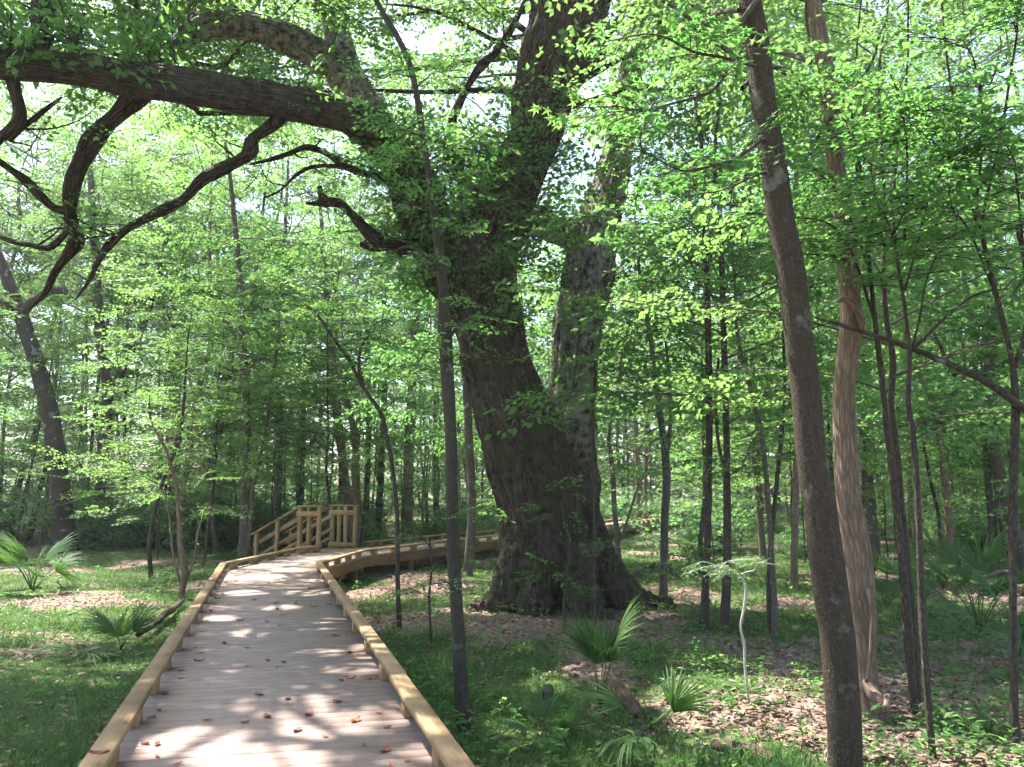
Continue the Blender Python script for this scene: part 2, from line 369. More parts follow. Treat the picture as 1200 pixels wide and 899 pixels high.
def scatter_sprays(soup, sprays, org, az, pitch, roll, scale, g, kind='diamond', wide=.30, twigs=None, cull=None):
    """adds sprays to soup (leaf mesh); twigs -> soup of twig tubes"""
    var = g.integers(0, len(sprays), len(org)); R = rot(az, pitch, roll)
    for v in range(len(sprays)):
        ix = np.where(var == v)[0]
        if not len(ix): continue
        p, d, n, s, tw = sprays[v]
        P = np.einsum('nij,kj->nki', R[ix], p) * scale[ix][:, None, None] + org[ix][:, None]
        D = np.einsum('nij,kj->nki', R[ix], d); Nn = np.einsum('nij,kj->nki', R[ix], n)
        S = (s[None] * scale[ix][:, None])
        P = P.reshape(-1, 3); base = np.repeat(g.random(len(ix)), len(p)) * .45
        kp = cull(P) if cull else slice(None); base = base[kp]
        if not len(base): continue
        V, Fc, k = leaf_frames_to_mesh(P[kp], D.reshape(-1, 3)[kp], Nn.reshape(-1, 3)[kp], S.ravel()[kp], kind, wide)
        nl = len(V) // k
        tint = np.repeat(np.clip(base + g.random(nl) * .55, 0, 1), k)
        soup.add(V, Fc, tint=tint)
        if twigs is not None:
            for q in ix:
                for pts in tw:
                    W = (R[q] @ pts.T).T * scale[q] + org[q]
                    W = W[:: max(1, len(W) // 4)]
                    if len(W) < 2: continue
                    r = np.linspace(.006, .002, len(W)) * scale[q] * (1.3 if len(pts) == 12 else .8)
                    tv, tf, tb = tube(W, r, 3, closed=False); twigs.add(tv, tf, bark=tb)
def branches(g, axis, h0, h1, n, Rfun, pitch=(.15, .6), droop=.25, wander=.25):
    """branch polylines from a trunk axis (function h -> xyz)"""
    out = []; a = g.uniform(0, 6.28)
    for i in range(n):
        h = h0 + (h1 - h0) * (i + g.uniform(.2, .8)) / n
        a += 2.4 + g.normal(0, .35); L = Rfun((h - h0) / (h1 - h0)) * g.uniform(.65, 1.15)
        p = axis(h); pt = g.uniform(*pitch); az = a; P = [np.array(p)]
        m = 7
        for k in range(m):
            t = k / m; e = pt - droop * t * 1.6
            az += g.normal(0, wander); d = np.array([math.cos(az) * math.cos(e), math.sin(az) * math.cos(e), math.sin(e)])
            P.append(P[-1] + d * L / m)
        out.append(np.array(P))
    return out
def build_crown(g, axis, h0, h1, n, Rfun, sprays, per=9, sscale=1.0, pitch=(.15, .6), droop=.25, kind='diamond', wide=.30,
                twigs=False, br=.012, smin=.25, wood_sides=5, drop=0.0, keep=None):
    """returns leaf soup and wood soup"""
    L = Soup(); W = Soup(); org, az, pi, ro, sca = [], [], [], [], []
    for P in branches(g, axis, h0, h1, n, Rfun, pitch, droop):
        if drop and g.random() < drop: continue
        Q = catmull(P, 14); ln = np.linalg.norm(np.diff(Q, axis=0), axis=1).sum()
        r = np.linspace(br * (0.6 + ln * .55), .005, 14)
        v, f, b = tube(Q, r, wood_sides, closed=False); W.add(v, f, bark=b)
        ns = max(2, int(per * ln / 2.2))
        for k in range(ns):
            t = smin + (1 - smin) * (k + g.random()) / ns; i = min(12, int(t * 13)); d = Q[i + 1] - Q[i]
            a = math.atan2(d[1], d[0]) + (1 if k % 2 else -1) * g.uniform(.3, 1.15) * (1.15 - t * .8)
            org.append(Q[i]); az.append(a); pi.append(g.normal(.02, .22)); ro.append(g.normal(0, .3)); sca.append(sscale * g.uniform(.7, 1.2))
        d = Q[-1] - Q[-2]; org.append(Q[-1]); az.append(math.atan2(d[1], d[0])); pi.append(g.normal(-.05, .2)); ro.append(g.normal(0, .25)); sca.append(sscale)
    org, az, pi, ro, sca = (np.array(q) for q in (org, az, pi, ro, sca))
    scatter_sprays(L, sprays, org, az, pi, ro, sca, g, kind, wide, W if twigs else None, keep)
    return L, W
SP_U = make_spray_set(1, 6, L=.85, ls=.085, sub=8)
SP_U2 = make_spray_set(6, 6, L=.9, ls=.125, sub=7, flat=.5, dense=.75)
SP_C = make_spray_set(2, 6, L=1.15, ls=.13, sub=8, flat=.45)
SP_F = make_spray_set(3, 5, L=1.7, ls=.26, sub=6, flat=.5)
SP_S = make_spray_set(4, 6, L=.5, ls=.085, sub=6, flat=.5)
SP_N = make_spray_set(5, 8, L=.75, ls=.082, sub=8, flat=.22)
# ------------------------------------------------------------------ ground
_tab = np.random.default_rng(99).random((128, 128))
def vnoise(x, y):
    xi = np.floor(x).astype(int); yi = np.floor(y).astype(int); fx = x - xi; fy = y - yi
    fx = fx * fx * (3 - 2 * fx); fy = fy * fy * (3 - 2 * fy); t = lambda a, b: _tab[a % 128, b % 128]
    return (t(xi, yi) * (1 - fx) + t(xi + 1, yi) * fx) * (1 - fy) + (t(xi, yi + 1) * (1 - fx) + t(xi + 1, yi + 1) * fx) * fy
def fbm(x, y): return .5 * vnoise(x, y) + .28 * vnoise(x * 2.1 + 7, y * 2.1 + 3) + .14 * vnoise(x * 4.3 + 1, y * 4.3 + 9) + .08 * vnoise(x * 9 + 4, y * 9)
def bump2(x, y, cx, cy, rx, ry): return np.exp(-(((x - cx) / rx) ** 2 + ((y - cy) / ry) ** 2))
def grassiness(x, y):
    """1 where grass and moss cover the ground, 0 where bare leaf litter shows"""
    v = fbm(x * .5 + 40, y * .5 + 40) - .47
    v = v * 2.6 + .0
    v -= .36 * bump2(x, y, .8, 13.5, 3.0, 2.4)          # litter round the oak
    v -= .12 * bump2(x, y, .6, 9.0, 2.2, 3.2)
    v += .12 * bump2(x, y, 4.0, 9.5, 2.5, 3)
    v -= .35 * bump2(x, y, -8.5, 13.2, 2.6, 1.2)        # bare strip left of the walk
    v += .34 * bump2(x, y, -10, 19.5, 7, 4.2)           # meadow strip, left
    v += .22 * bump2(x, y, -4.5, 8.5, 2.2, 3)
    v += .36 * bump2(x, y, 6, 22, 5, 6)                 # grass right of the oak
    v += .18 * bump2(x, y, 4.6, 12.5, 2.5, 2.5)
    v -= .25 * bump2(x, y, 2.6, 8.7, 1.0, 1.2)
    v -= .5 * bump2(x, y, -3.2, 21.5, 2.0, 2.6)         # bare earth in the shade of the walk
    v += .3 * np.clip((y - 23) / 10, 0, 1)
    return np.clip(v * 3.2 + .5, 0, 1)
u = np.linspace(-1, 1, 281); c1 = np.sinh(u * 3.4) / math.sinh(3.4) * 170
X, Y = np.meshgrid(c1, c1 + 14); Xf, Yf = X.ravel(), Y.ravel()
Z = gz(Xf, Yf) + .035 * (fbm(Xf * 1.7, Yf * 1.7) - .5) * 2
n_ = 281; i_ = (np.arange(n_ - 1)[:, None] * n_ + np.arange(n_ - 1)[None]).ravel()
def N_sep(t, s):
    n = N_(t, 'ShaderNodeSeparateXYZ'); t.links.new(s, n.inputs[0]); return n.outputs[0]
gm, t, p, out = newmat('forest_floor')
mk = N_(t, 'ShaderNodeAttribute', attribute_name='grassy').outputs['Fac']
tc = N_(t, 'ShaderNodeTexCoord').outputs['Object']
n1 = N_(t, 'ShaderNodeTexNoise', i_Scale=6.0, i_Detail=8.0, i_Roughness=.7); t.links.new(tc, n1.inputs['Vector'])
v1 = N_(t, 'ShaderNodeTexVoronoi', feature='F1', i_Scale=17.0); t.links.new(tc, v1.inputs['Vector'])
v2 = N_(t, 'ShaderNodeTexVoronoi', feature='F1', i_Scale=29.0); t.links.new(tc, v2.inputs['Vector'])
lc = ramp(t, n1.outputs['Fac'], [(.3, (.075, .05, .04)), (.55, (.16, .11, .09)), (.75, (.27, .195, .165))])
lc = mixc(t, .45, lc, ramp(t, N_sep(t, v1.outputs['Color']), [(0, (.07, .045, .035)), (.6, (.24, .165, .135)), (1, (.40, .31, .265))]))
lc = mixc(t, .25, lc, ramp(t, N_sep(t, v2.outputs['Color']), [(0, (.06, .04, .03)), (.6, (.26, .18, .15)), (1, (.44, .34, .29))]))
gc = ramp(t, n1.outputs['Fac'], [(.3, (.035, .05, .02)), (.6, (.055, .085, .025)), (.8, (.10, .085, .05))])
sm = ramp(t, math_(t, 'ADD', mk, math_(t, 'MULTIPLY', math_(t, 'SUBTRACT', n1.outputs['Fac'], .5), .9)), [(.3, (0, 0, 0)), (.75, (1, 1, 1))])
t.links.new(mixc(t, sm, lc, gc), p.inputs['Base Color']); p.inputs['Roughness'].default_value = .95; p.inputs['Specular IOR Level'].default_value = .1
b = N_(t, 'ShaderNodeBump'); b.inputs['Strength'].default_value = .8; b.inputs['Distance'].default_value = .03
t.links.new(math_(t, 'ADD', n1.outputs['Fac'], math_(t, 'MULTIPLY', v1.outputs['Distance'], .5)), b.inputs['Height']); t.links.new(b.outputs[0], p.inputs['Normal'])
ground = link('ground', np_mesh('ground', np.stack([Xf, Yf, Z], -1), np.stack([i_, i_ + 1, i_ + n_ + 1, i_ + n_], -1), gm, True, {'grassy': grassiness(Xf, Yf)}))
tag(ground, 'flat forest floor of brown leaf litter and patchy moss', None, None, 'structure')
def gh(x, y): return gz(x, y) + .035 * (fbm(np.asarray(x) * 1.7, np.asarray(y) * 1.7) - .5) * 2
# ------------------------------------------------------------------ boardwalk
CL = np.array([(1.30, -4.0), (-5.0, 16.9), (-4.72, 20.9), (-1.40, 28.2), (2.60, 34.6), (7.60, 46.8), (14.0, 58.0)])
HW = 1.02
def edge(off):
    out = []
    for i in range(len(CL)):
        d0 = CL[i] - CL[i - 1] if i else CL[1] - CL[0]; d1 = CL[i + 1] - CL[i] if i < len(CL) - 1 else d0
        n0 = np.array([d0[1], -d0[0]]) / np.linalg.norm(d0); n1_ = np.array([d1[1], -d1[0]]) / np.linalg.norm(d1)
        m_ = (n0 + n1_); m_ /= np.linalg.norm(m_); out.append(CL[i] + m_ * off / m_.dot(n0))
    return np.array(out)
EL, ER = edge(-HW), edge(HW)
bw = empty('boardwalk', (-2, 8, -.6), 'weathered grey plank boardwalk with tan timber kerbs bending right behind the giant oak', 'boardwalk')
B0 = np.array(bw.location)
def part(name, v, f, mat, parent, off=B0, grain_dir=None, smooth=False):
    v = np.asarray(v, float); at_ = {}
    if grain_dir is not None:
        g0 = np.array(grain_dir, float); g0 /= np.linalg.norm(g0); up = np.array([0, 0, 1.0]) if abs(g0[2]) < .9 else np.array([0, 1.0, 0])
        sd = np.cross(g0, up); sd /= np.linalg.norm(sd); up = np.cross(sd, g0); at_ = {'grain': np.stack([v @ g0, v @ sd, v @ up], -1)}
    me = np_mesh(name, v - off, f, mat, smooth, at_)
    return link(name, me, parent)
far_s = Soup(); PW = .142
for s_ in range(len(CL) - 1):
    Ls = np.linalg.norm(CL[s_ + 1] - CL[s_]); n = int(round(Ls / PW)); nd = (CL[s_ + 1] - CL[s_]) / Ls
    for k in range(n):
        gap = .0030 + rng.random() * .0018 + (.0055 if rng.random() < .28 else 0)
        t0 = k / n + gap / 2 / Ls; t1 = (k + 1) / n - gap / 2 / Ls
        l0, l1 = EL[s_] + (EL[s_ + 1] - EL[s_]) * t0, EL[s_] + (EL[s_ + 1] - EL[s_]) * t1
        r0, r1 = ER[s_] + (ER[s_ + 1] - ER[s_]) * t0, ER[s_] + (ER[s_ + 1] - ER[s_]) * t1
        ex = rng.normal(0, .006, 2); z = rng.normal(0, .0010, 4)
        dl = (l0 - r0) / np.linalg.norm(l0 - r0)
        l0, l1, r0, r1 = l0 + dl * (.0 + ex[0]), l1 + dl * (ex[0]), r0 + dl * ex[1], r1 + dl * ex[1]
        ce = .002
        top = [np.append(l0 + nd * ce, z[0]), np.append(r0 + nd * ce, z[1]), np.append(r1 - nd * ce, z[2]), np.append(l1 - nd * ce, z[3])]
        mid = [np.append(l0, z[0] - .003), np.append(r0, z[1] - .003), np.append(r1, z[2] - .003), np.append(l1, z[3] - .003)]
        bot = [np.append(q, -.038) for q in (l0, r0, r1, l1)]
        V = np.array(bot + mid + top); fc = [[3, 2, 1, 0], [8, 9, 10, 11]]
        for a_ in (0, 4):
            for j in range(4): fc.append([a_ + j, a_ + (j + 1) % 4, a_ + 4 + (j + 1) % 4, a_ + 4 + j])
        if s_ == 5 or (s_ == 4): 
            g0 = np.append((r0 - l0) / np.linalg.norm(r0 - l0), 0); sd = np.append(nd, 0)
            far_s.add(V - B0, np.array(fc), grain=np.stack([V @ g0, V @ sd, V[:, 2]], -1))
        else:
            part('plank', V, np.array(fc), M['plank'], bw, grain_dir=np.append(r0 - l0, 0))
fp = link('planks', far_s.mesh('planks', M['plank']), bw); fp['kind'] = 'stuff'
# kerbs: flat rail on blocks, rim joist, cross beams, posts
STAIR_A, STAIR_B = 22.1, 24.05              # opening for the stairs on the left edge (by y)
def polyline_pieces(E, maxlen):
    for i in range(len(E) - 1):
        L = np.linalg.norm(E[i + 1] - E[i]); n = max(1, int(round(L / maxlen)))
        for k in range(n): yield E[i] + (E[i + 1] - E[i]) * k / n, E[i] + (E[i + 1] - E[i]) * (k + 1) / n
for side, E in ((-1, edge(-HW + .07)), (1, edge(HW - .07))):
    for a_, b_ in polyline_pieces(E, 3.66):
        if side < 0 and a_[1] < STAIR_B + .1 and b_[1] > STAIR_A - .1:
            segs = []
            d = b_ - a_
            if a_[1] < STAIR_A: segs.append((a_, a_ + d * (STAIR_A - a_[1]) / d[1]))
            if b_[1] > STAIR_B: segs.append((a_ + d * (STAIR_B - a_[1]) / d[1], b_))
        else: segs = [(a_, b_)]
        for p0, p1 in segs:
            L = np.linalg.norm(p1 - p0)
            if L < .25: continue
            d = np.append((p1 - p0) / L, 0); nrm = np.array([d[1], -d[0], 0]); c = np.append((p0 + p1) / 2, .140)
            jz = rng.normal(0, .002); jx = rng.normal(0, .004)
            v, f = bevbox(c + nrm * jx + np.array([0, 0, jz]), d, nrm, (0, 0, 1), L - .005, .13, .052, .006)
            part('kerb_rail', v, f, M['kerb'], bw, grain_dir=d)
            nb = max(2, int(L / 1.22) + 1)
            for k in range(nb):
                q = p0 + (p1 - p0) * ((k + .5) / nb)
                v, f = bevbox(np.append(q, .0575) + nrm * rng.normal(0, .004), d, nrm, (0, 0, 1), .19 + rng.normal(0, .01), .115, .110, .004)
                part('kerb_block', v, f, M['kerb'], bw, grain_dir=d)
for side, E in ((-1, edge(-HW + .045)), (1, edge(HW - .045))):
    for a_, b_ in polyline_pieces(E, 3.66):
        L = np.linalg.norm(b_ - a_); d = np.append((b_ - a_) / L, 0); nrm = np.array([d[1], -d[0], 0])
        v, f = bevbox(np.append((a_ + b_) / 2, -.039 - .12), d, nrm, (0, 0, 1), L - .004, .045, .235, .004)
        part('rim_joist', v, f, M['joist'], bw, grain_dir=d)
for i in range(len(CL) - 1):
    L = np.linalg.norm(CL[i + 1] - CL[i]); d = np.append((CL[i + 1] - CL[i]) / L, 0); nrm = np.array([d[1], -d[0], 0]); n = max(1, int(round(L / 2.4)))
    for k in range(n + (i == len(CL) - 2)):
        c = np.append(CL[i] + (CL[i + 1] - CL[i]) * k / n, 0)
        if c[1] < 0: continue
        v, f = bevbox(c + d * .16 + np.array([0, 0, -.30]), nrm, d, (0, 0, 1), 1.9, .09, .19, .004); part('cross_beam', v, f, M['joist'], bw, grain_dir=nrm)
        for s2 in (-1, 1):
            q = c + nrm * s2 * .84; zg = float(gh(q[0], q[1])) - .3
            v, f = bevbox([q[0], q[1], (zg - .06) / 2], (1, 0, 0), (0, 1, 0), (0, 0, 1), .14, .14, -.06 - zg, .005); part('post', v, f, M['joist'], bw, grain_dir=(0, 0, 1))
# ------------------------------------------------------------------ side stairs with handrails
sd_dir = np.array([-.93, .36, 0]); sd_dir /= np.linalg.norm(sd_dir); sn = np.array([.36, .93, 0]) / np.linalg.norm([.36, .93])
S0 = np.array([-5.85, 22.45, 0.0]); S1 = S0 + sn * 1.45
st = empty('stairs', (-5.6, 23.2, -.6), 'tan timber side stairs with sloping handrails going down from the boardwalk', 'stairs'); SB = np.array(st.location)
mid = (S0 + S1) / 2; Lm = (np.append(edge(-HW)[2], 0) + np.append(edge(-HW)[3], 0)) / 2
for k in range(8):                                              # landing boards between walk and top step
    c = mid + sd_dir * (-.08 - .155 * k) + np.array([0, 0, -.02 - .0035]); v, f = bevbox(c, sd_dir, sn, (0, 0, 1), .148, 1.42, .036, .004)
    part('landing_board', v, f, M['plank'], st, SB, sn)
for k in range(4):
    c = mid + sd_dir * (.14 + .29 * k) + np.array([0, 0, -.15 * (k + 1)]); v, f = bevbox(c, sd_dir, sn, (0, 0, 1), .28, 1.3, .04, .004); part('tread', v, f, M['plank'], st, SB, sn)
slope = (sd_dir * 1.25 + np.array([0, 0, -.62])); sl = np.linalg.norm(slope); slope /= sl; sup = np.cross(sn, slope); sup /= np.linalg.norm(sup)
if sup[2] < 0: sup = -sup
Z3 = np.array([0, 0, 1.0])
for j, base in enumerate((S0, S1)):
    side = sn * (-.02 if j == 0 else .02)
    v, f = bevbox(base + side + sd_dir * .62 + Z3 * -.40, slope, sn, sup, sl, .045, .26, .004); part('stringer', v, f, M['post'], st, SB, slope)
    topz = 1.20
    for k, (dd, w_) in enumerate(((0.0, .10), (.75, .09), (1.45, .09))):
        q = base + side * 3 + sd_dir * dd; zt = topz - dd * .50; zb = float(gh(q[0], q[1])) - .2
        v, f = bevbox([q[0], q[1], (zt + zb) / 2], sd_dir, sn, Z3, w_, w_, zt - zb, .005); part('newel_post', v, f, M['post'], st, SB, Z3)
    for kk, hh in enumerate((1.225, .93, .55, .30)):             # cap rail and lower rails, sloping
        tk = (.14, .04) if kk == 0 else (.04, .12 if kk == 1 else .085)
        a0 = base + side * 3 + (sn * (0 if kk == 0 else (.07 if j == 0 else -.07))) + Z3 * hh - sd_dir * .02; b0 = a0 + sd_dir * 1.62 + Z3 * -.81
        dv = b0 - a0; ll = np.linalg.norm(dv); dv /= ll; uu = np.cross(sn, dv); uu = uu if uu[2] > 0 else -uu
        v, f = bevbox((a0 + b0) / 2, dv, sn, uu, ll, tk[0], tk[1], .004); part('handrail' if kk == 0 else 'rail', v, f, M['post'], st, SB, dv)
    # return of the rail along the deck edge
    rd = -sd_dir; Lr = .62 if j == 0 else .78
    c0 = base + side * 3
    for dd in ((.30, Lr) if j == 0 else (.24, .46, Lr)):
        q = c0 + rd * dd; v, f = bevbox([q[0], q[1], .57], sd_dir, sn, Z3, .09, .09, 1.28, .005); part('newel_post', v, f, M['post'], st, SB, Z3)
    for hh, th in ((1.225, .04), (1.02, .14), (.10, .12)):
        q = c0 + rd * Lr / 2 + Z3 * hh + sn * (0 if th < .05 else (-.065 if j == 0 else -.065)); v, f = bevbox(q, sd_dir, sn, Z3, Lr + .14, .14 if th < .05 else .038, th, .004); part('handrail' if th < .05 else 'rail', v, f, M['post'], st, SB, sd_dir)
    ws = Soup()                                                  # wire mesh infill
    o0 = base + side * 3
    for k in range(17):
        q = o0 + sd_dir * (k * .09); zt = 1.15 - k * .09 * .5
        v, f, b_ = tube(np.array([q + Z3 * (zt - .95), q + Z3 * zt]), [.0022, .0022], 4); ws.add(v - SB, f)
    for k in range(10):
        q = o0 + Z3 * (.22 + k * .1); v, f, b_ = tube(np.array([q, q + sd_dir * 1.45 + Z3 * -.725]), [.0022, .0022], 4); ws.add(v - SB, f)
    link('wire_mesh', ws.mesh('wire_mesh', M['wire']), st)
# ------------------------------------------------------------------ the giant oak
OB = np.array([.75, 16.0, float(gh(.75, 16.0))])
oak = empty('oak_tree', OB, 'massive forked old oak with dark furrowed bark and long sweeping limbs beside the boardwalk', 'tree')
def limb(pts, D=None):
    """pts: (px, py, width px, depth Y) -> smooth centreline and radii in metres"""
    P = np.array([at(x, y, d) for x, y, w_, d in pts]); R = np.array([w_ / 2 / F * (at(x, y, d) - CAM)[1] / ray(x, y)[1] for x, y, w_, d in pts])
    ln = np.linalg.norm(np.diff(P, axis=0), axis=1).sum(); n = int(max(8, ln / .12))
    q = catmull(np.column_stack([P, R]), n); return q[:, :3], np.maximum(q[:, 3], .004)
BIG = [
 [(650, 770, 124, 16.0), (647, 730, 118, 16.0), (644, 690, 106, 16.0), (637, 630, 98, 16.0), (625, 560, 100, 16.0), (603, 490, 92, 16.0), (583, 430, 80, 16.0), (570, 370, 82, 16.0), (560, 310, 88, 16.0), (572, 260, 84, 15.9), (598, 215, 70, 15.7), (622, 168, 62, 15.4), (634, 125, 68, 15.1), (646, 80, 76, 14.7), (662, 30, 86, 14.3), (674, -20, 92, 14.0), (690, -90, 88, 13.7), (700, -180, 70, 13.6)],
 [(682, 770, 96, 16.6), (680, 730, 86, 16.6), (676, 670, 72, 16.6), (670, 600, 66, 16.7), (668, 540, 64, 16.8), (670, 480, 58, 16.9), (672, 430, 54, 17.0), (678, 380, 56, 17.1), (687, 330, 57, 17.2), (694, 290, 58, 17.3), (705, 250, 50, 17.5), (717, 205, 40, 17.8), (727, 160, 34, 18.0), (736, 100, 29, 18.2), (748, 20, 19, 18.4), (758, -80, 14, 18.6)],
 [(695, 300, 40, 17.3), (672, 276, 36, 17.2), (645, 268, 30, 17.2), (615, 258, 26, 17.4), (585, 240, 22, 17.6), (560, 210, 18, 17.8)],
 [(565, 360, 74, 16.0), (530, 312, 70, 16.0), (504, 270, 62, 15.8), (488, 228, 58, 15.6), (472, 190, 52, 15.2), (446, 160, 45, 14.8), (410, 138, 41, 14.3), (365, 126, 40, 13.7), (320, 117, 41, 13.0), (262, 108, 42, 12.3), (205, 99, 41, 11.7), (150, 92, 40, 11.1), (90, 82, 38, 10.6), (30, 76, 38, 10.1), (-50, 70, 37, 9.7), (-150, 52, 33, 9.3), (-260, 20, 26, 9.0)],
 [(470, 190, 44, 15.3), (440, 145, 42, 15.4), (418, 110, 42, 15.4), (404, 80, 38, 15.5), (396, 45, 33, 15.6), (388, 5, 29, 15.7), (378, -60, 26, 15.9), (372, -150, 18, 16.2)],
 [(410, 100, 34, 15.4), (388, 76, 36, 15.2), (362, 57, 35, 15.0), (332, 44, 34, 14.7), (300, 33, 33, 14.4), (268, 28, 31, 14.1), (238, 33, 28, 13.8), (213, 48, 24, 13.5), (194, 68, 20, 13.2), (178, 84, 15, 13.0), (160, 70, 12, 12.8), (140, 40, 9, 12.6)],
 [(680, 590, 36, 16.2), (694, 640, 42, 15.9), (708, 672, 46, 15.7), (730, 696, 42, 15.5), (756, 707, 28, 15.4), (790, 714, 12, 15.4)],
 [(664, 590, 30, 15.7), (672, 645, 36, 15.3), (680, 688, 40, 14.9), (690, 712, 36, 14.6), (703, 724, 20, 14.5), (722, 730, 8, 14.5)],
 [(622, 630, 56, 15.6), (606, 676, 52, 15.5), (590, 700, 40, 15.4), (572, 709, 24, 15.4), (548, 714, 9, 15.4)],
 [(640, 640, 56, 15.4), (632, 690, 52, 15.2), (622, 714, 36, 14.9), (612, 724, 14, 14.8)],
 [(690, 650, 34, 16.9), (725, 692, 28, 17.0), (770, 705, 14, 17.1)],
]
big = [limb(l) for l in BIG]
sp = Soup()
for k, (P, R) in enumerate(big):
    v, f, b_ = tube(P, R, 22, wob=.05, seed=k); sp.add(v - OB, f)
tmp = link('oak_tmp', sp.mesh('oak_tmp', M['oak']))
md = tmp.modifiers.new('r', 'REMESH'); md.mode = 'VOXEL'; md.voxel_size = .029; md.use_smooth_shade = True
sm_ = tmp.modifiers.new('s', 'SMOOTH'); sm_.factor = .5; sm_.iterations = 6
dg = bpy.context.evaluated_depsgraph_get(); ev = tmp.evaluated_get(dg); em = ev.to_mesh()
nv = len(em.vertices); ov = np.empty(nv * 3, np.float32); em.vertices.foreach_get('co', ov); ov = ov.reshape(-1, 3).astype(float)
on = np.empty(nv * 3, np.float32); em.vertices.foreach_get('normal', on); on = on.reshape(-1, 3).astype(float)
li = np.empty(len(em.loops), np.int32); em.loops.foreach_get('vertex_index', li); of = li.reshape(-1, 4) if len(li) == 4 * len(em.polygons) else None
if of is None: of = np.array([list(p_.vertices) for p_ in em.polygons if len(p_.vertices) == 4])
ev.to_mesh_clear(); bpy.data.objects.remove(tmp)
# bark coordinates from the nearest centreline
pale = np.zeros(nv); bc = np.zeros((nv, 3)); best = np.full(nv, 1e9); rad = np.zeros(nv)
for k, (P, R) in enumerate(big[:6]):
    P = P - OB; T, N, B = frames(P); s = np.concatenate([[0], np.cumsum(np.linalg.norm(np.diff(P, axis=0), axis=1))])
    if k == 3: s = s + 9
    if k in (4, 5): s = s + 17 + k
    for c0 in range(0, nv, 20000):
        q = ov[c0:c0 + 20000]; d2 = ((q[:, None] - P[None]) ** 2).sum(-1); i = d2.argmin(1); rel = q - P[i]
        e = np.sqrt(d2[np.arange(len(q)), i]) / R[i]; bt = e < best[c0:c0 + 20000]; ii = i[bt]; rr = rel[bt]
        idx = np.arange(c0, c0 + len(q))[bt]; pale[idx] = np.clip((s[ii] - 3.0) / 1.5, 0, 1) if k == 1 else (1.0 if k in (2, 4, 5) else 0.15); best[idx] = e[bt]; rad[idx] = R[ii]
        bc[idx] = np.stack([(rr * N[ii]).sum(1), (rr * B[ii]).sum(1), s[ii] + (rr * T[ii]).sum(1)], -1) + np.array([k * 3.1, 0, 0])
dsp = np.zeros(nv)
for k in range(nv):
    x, y, z = bc[k]
    a_ = mnoise.noise((x * 8.5, y * 8.5, z * .5)); b_ = mnoise.noise((x * 2.6 + 5, y * 2.6, z * .6 + 3)); c_ = mnoise.noise((x * 17, y * 17, z * 1.6))
    dsp[k] = (.5 - abs(a_) * 2.4) * .85 + b_ * .7 + c_ * .3
amp = np.clip(rad * .11, .006, .085)
ov += on * (dsp * amp)[:, None]
link('trunk', np_mesh('oak_trunk', ov, of, M['oak'], True, {'bark': bc, 'pale': pale}), oak)
SMALL = [
 [(338, 128, 22, 13.2), (318, 148, 18, 13.1), (298, 164, 16, 13.0), (289, 184, 16, 12.9), (266, 197, 14, 12.8), (236, 214, 14, 12.7), (213, 238, 14, 12.6), (182, 252, 11, 12.4), (150, 268, 10, 12.3), (130, 286, 9, 12.2), (118, 302, 7, 12.1), (106, 326, 5, 12.0), (88, 352, 1.5, 11.9)],
 [(168, 98, 28, 11.4), (142, 128, 23, 11.5), (116, 155, 21, 11.6), (104, 180, 20, 11.7), (96, 205, 18, 11.8), (88, 236, 17, 11.9), (86, 262, 16, 12.0), (90, 282, 15, 12.0), (80, 305, 12, 12.1), (66, 325, 9, 12.2), (52, 345, 6, 12.3), (35, 362, 3, 12.4)],
 [(88, 244, 13, 11.9), (66, 243, 12, 11.8), (50, 226, 11, 11.7), (34, 208, 10, 11.6), (14, 195, 9, 11.5), (-8, 184, 8, 11.4), (-60, 170, 5, 11.2)],
 [(14, 86, 16, 10.1), (19, 120, 14, 10.2), (15, 145, 13, 10.2), (0, 166, 12, 10.3), (-22, 192, 11, 10.3), (-60, 230, 8, 10.4)],
 [(10, 165, 7, 10.3), (30, 148, 6, 10.3), (52, 128, 5.5, 10.4), (72, 114, 3, 10.5)],
 [(505, 284, 26, 15.6), (480, 285, 19, 15.4), (455, 284, 18, 15.3), (436, 288, 13, 15.2), (422, 286, 5, 15.1)],
 [(446, 285, 15, 15.2), (424, 264, 12, 15.1), (402, 246, 10, 15.0), (381, 240, 9, 14.9), (358, 238, 3, 14.8)],
 [(384, 241, 8, 14.9), (378, 228, 8, 14.9), (374, 218, 5, 14.9)],
 [(470, 215, 10, 15.1), (425, 203, 8, 15.2), (402, 194, 8, 15.2), (381, 178, 8, 15.1), (360, 172, 7, 15.0), (336, 181, 6, 14.9), (314, 188, 5, 14.8), (293, 193, 3, 14.7)],
 [(404, 196, 6, 15.2), (370, 196, 5, 15.3), (345, 206, 4, 15.3), (325, 225, 3, 15.4), (308, 233, 2, 15.4)],
 [(545, 220, 16, 15.8), (530, 165, 12, 15.4), (556, 95, 9, 15.0), (590, 45, 8, 14.6), (615, 5, 7, 14.2), (640, -50, 5, 14.0)],
 [(86, 260, 8, 12.0), (60, 290, 7, 12.2), (30, 285, 6, 12.3), (0, 278, 5, 12.5), (-30, 270, 3, 12.6)],
]
SMALL += [[(236, 34, 22, 13.9), (232, 0, 18, 15.0), (232, -40, 15, 16.6), (232, -110, 11, 18.0), (232, -200, 7, 18.2)], [(40, 76, 26, 10.2), (50, 10, 22, 10.6), (70, -90, 18, 11.2), (85, -200, 13, 11.6), (85, -330, 7, 11.6)]]
gk = np.random.default_rng(31); TW = []
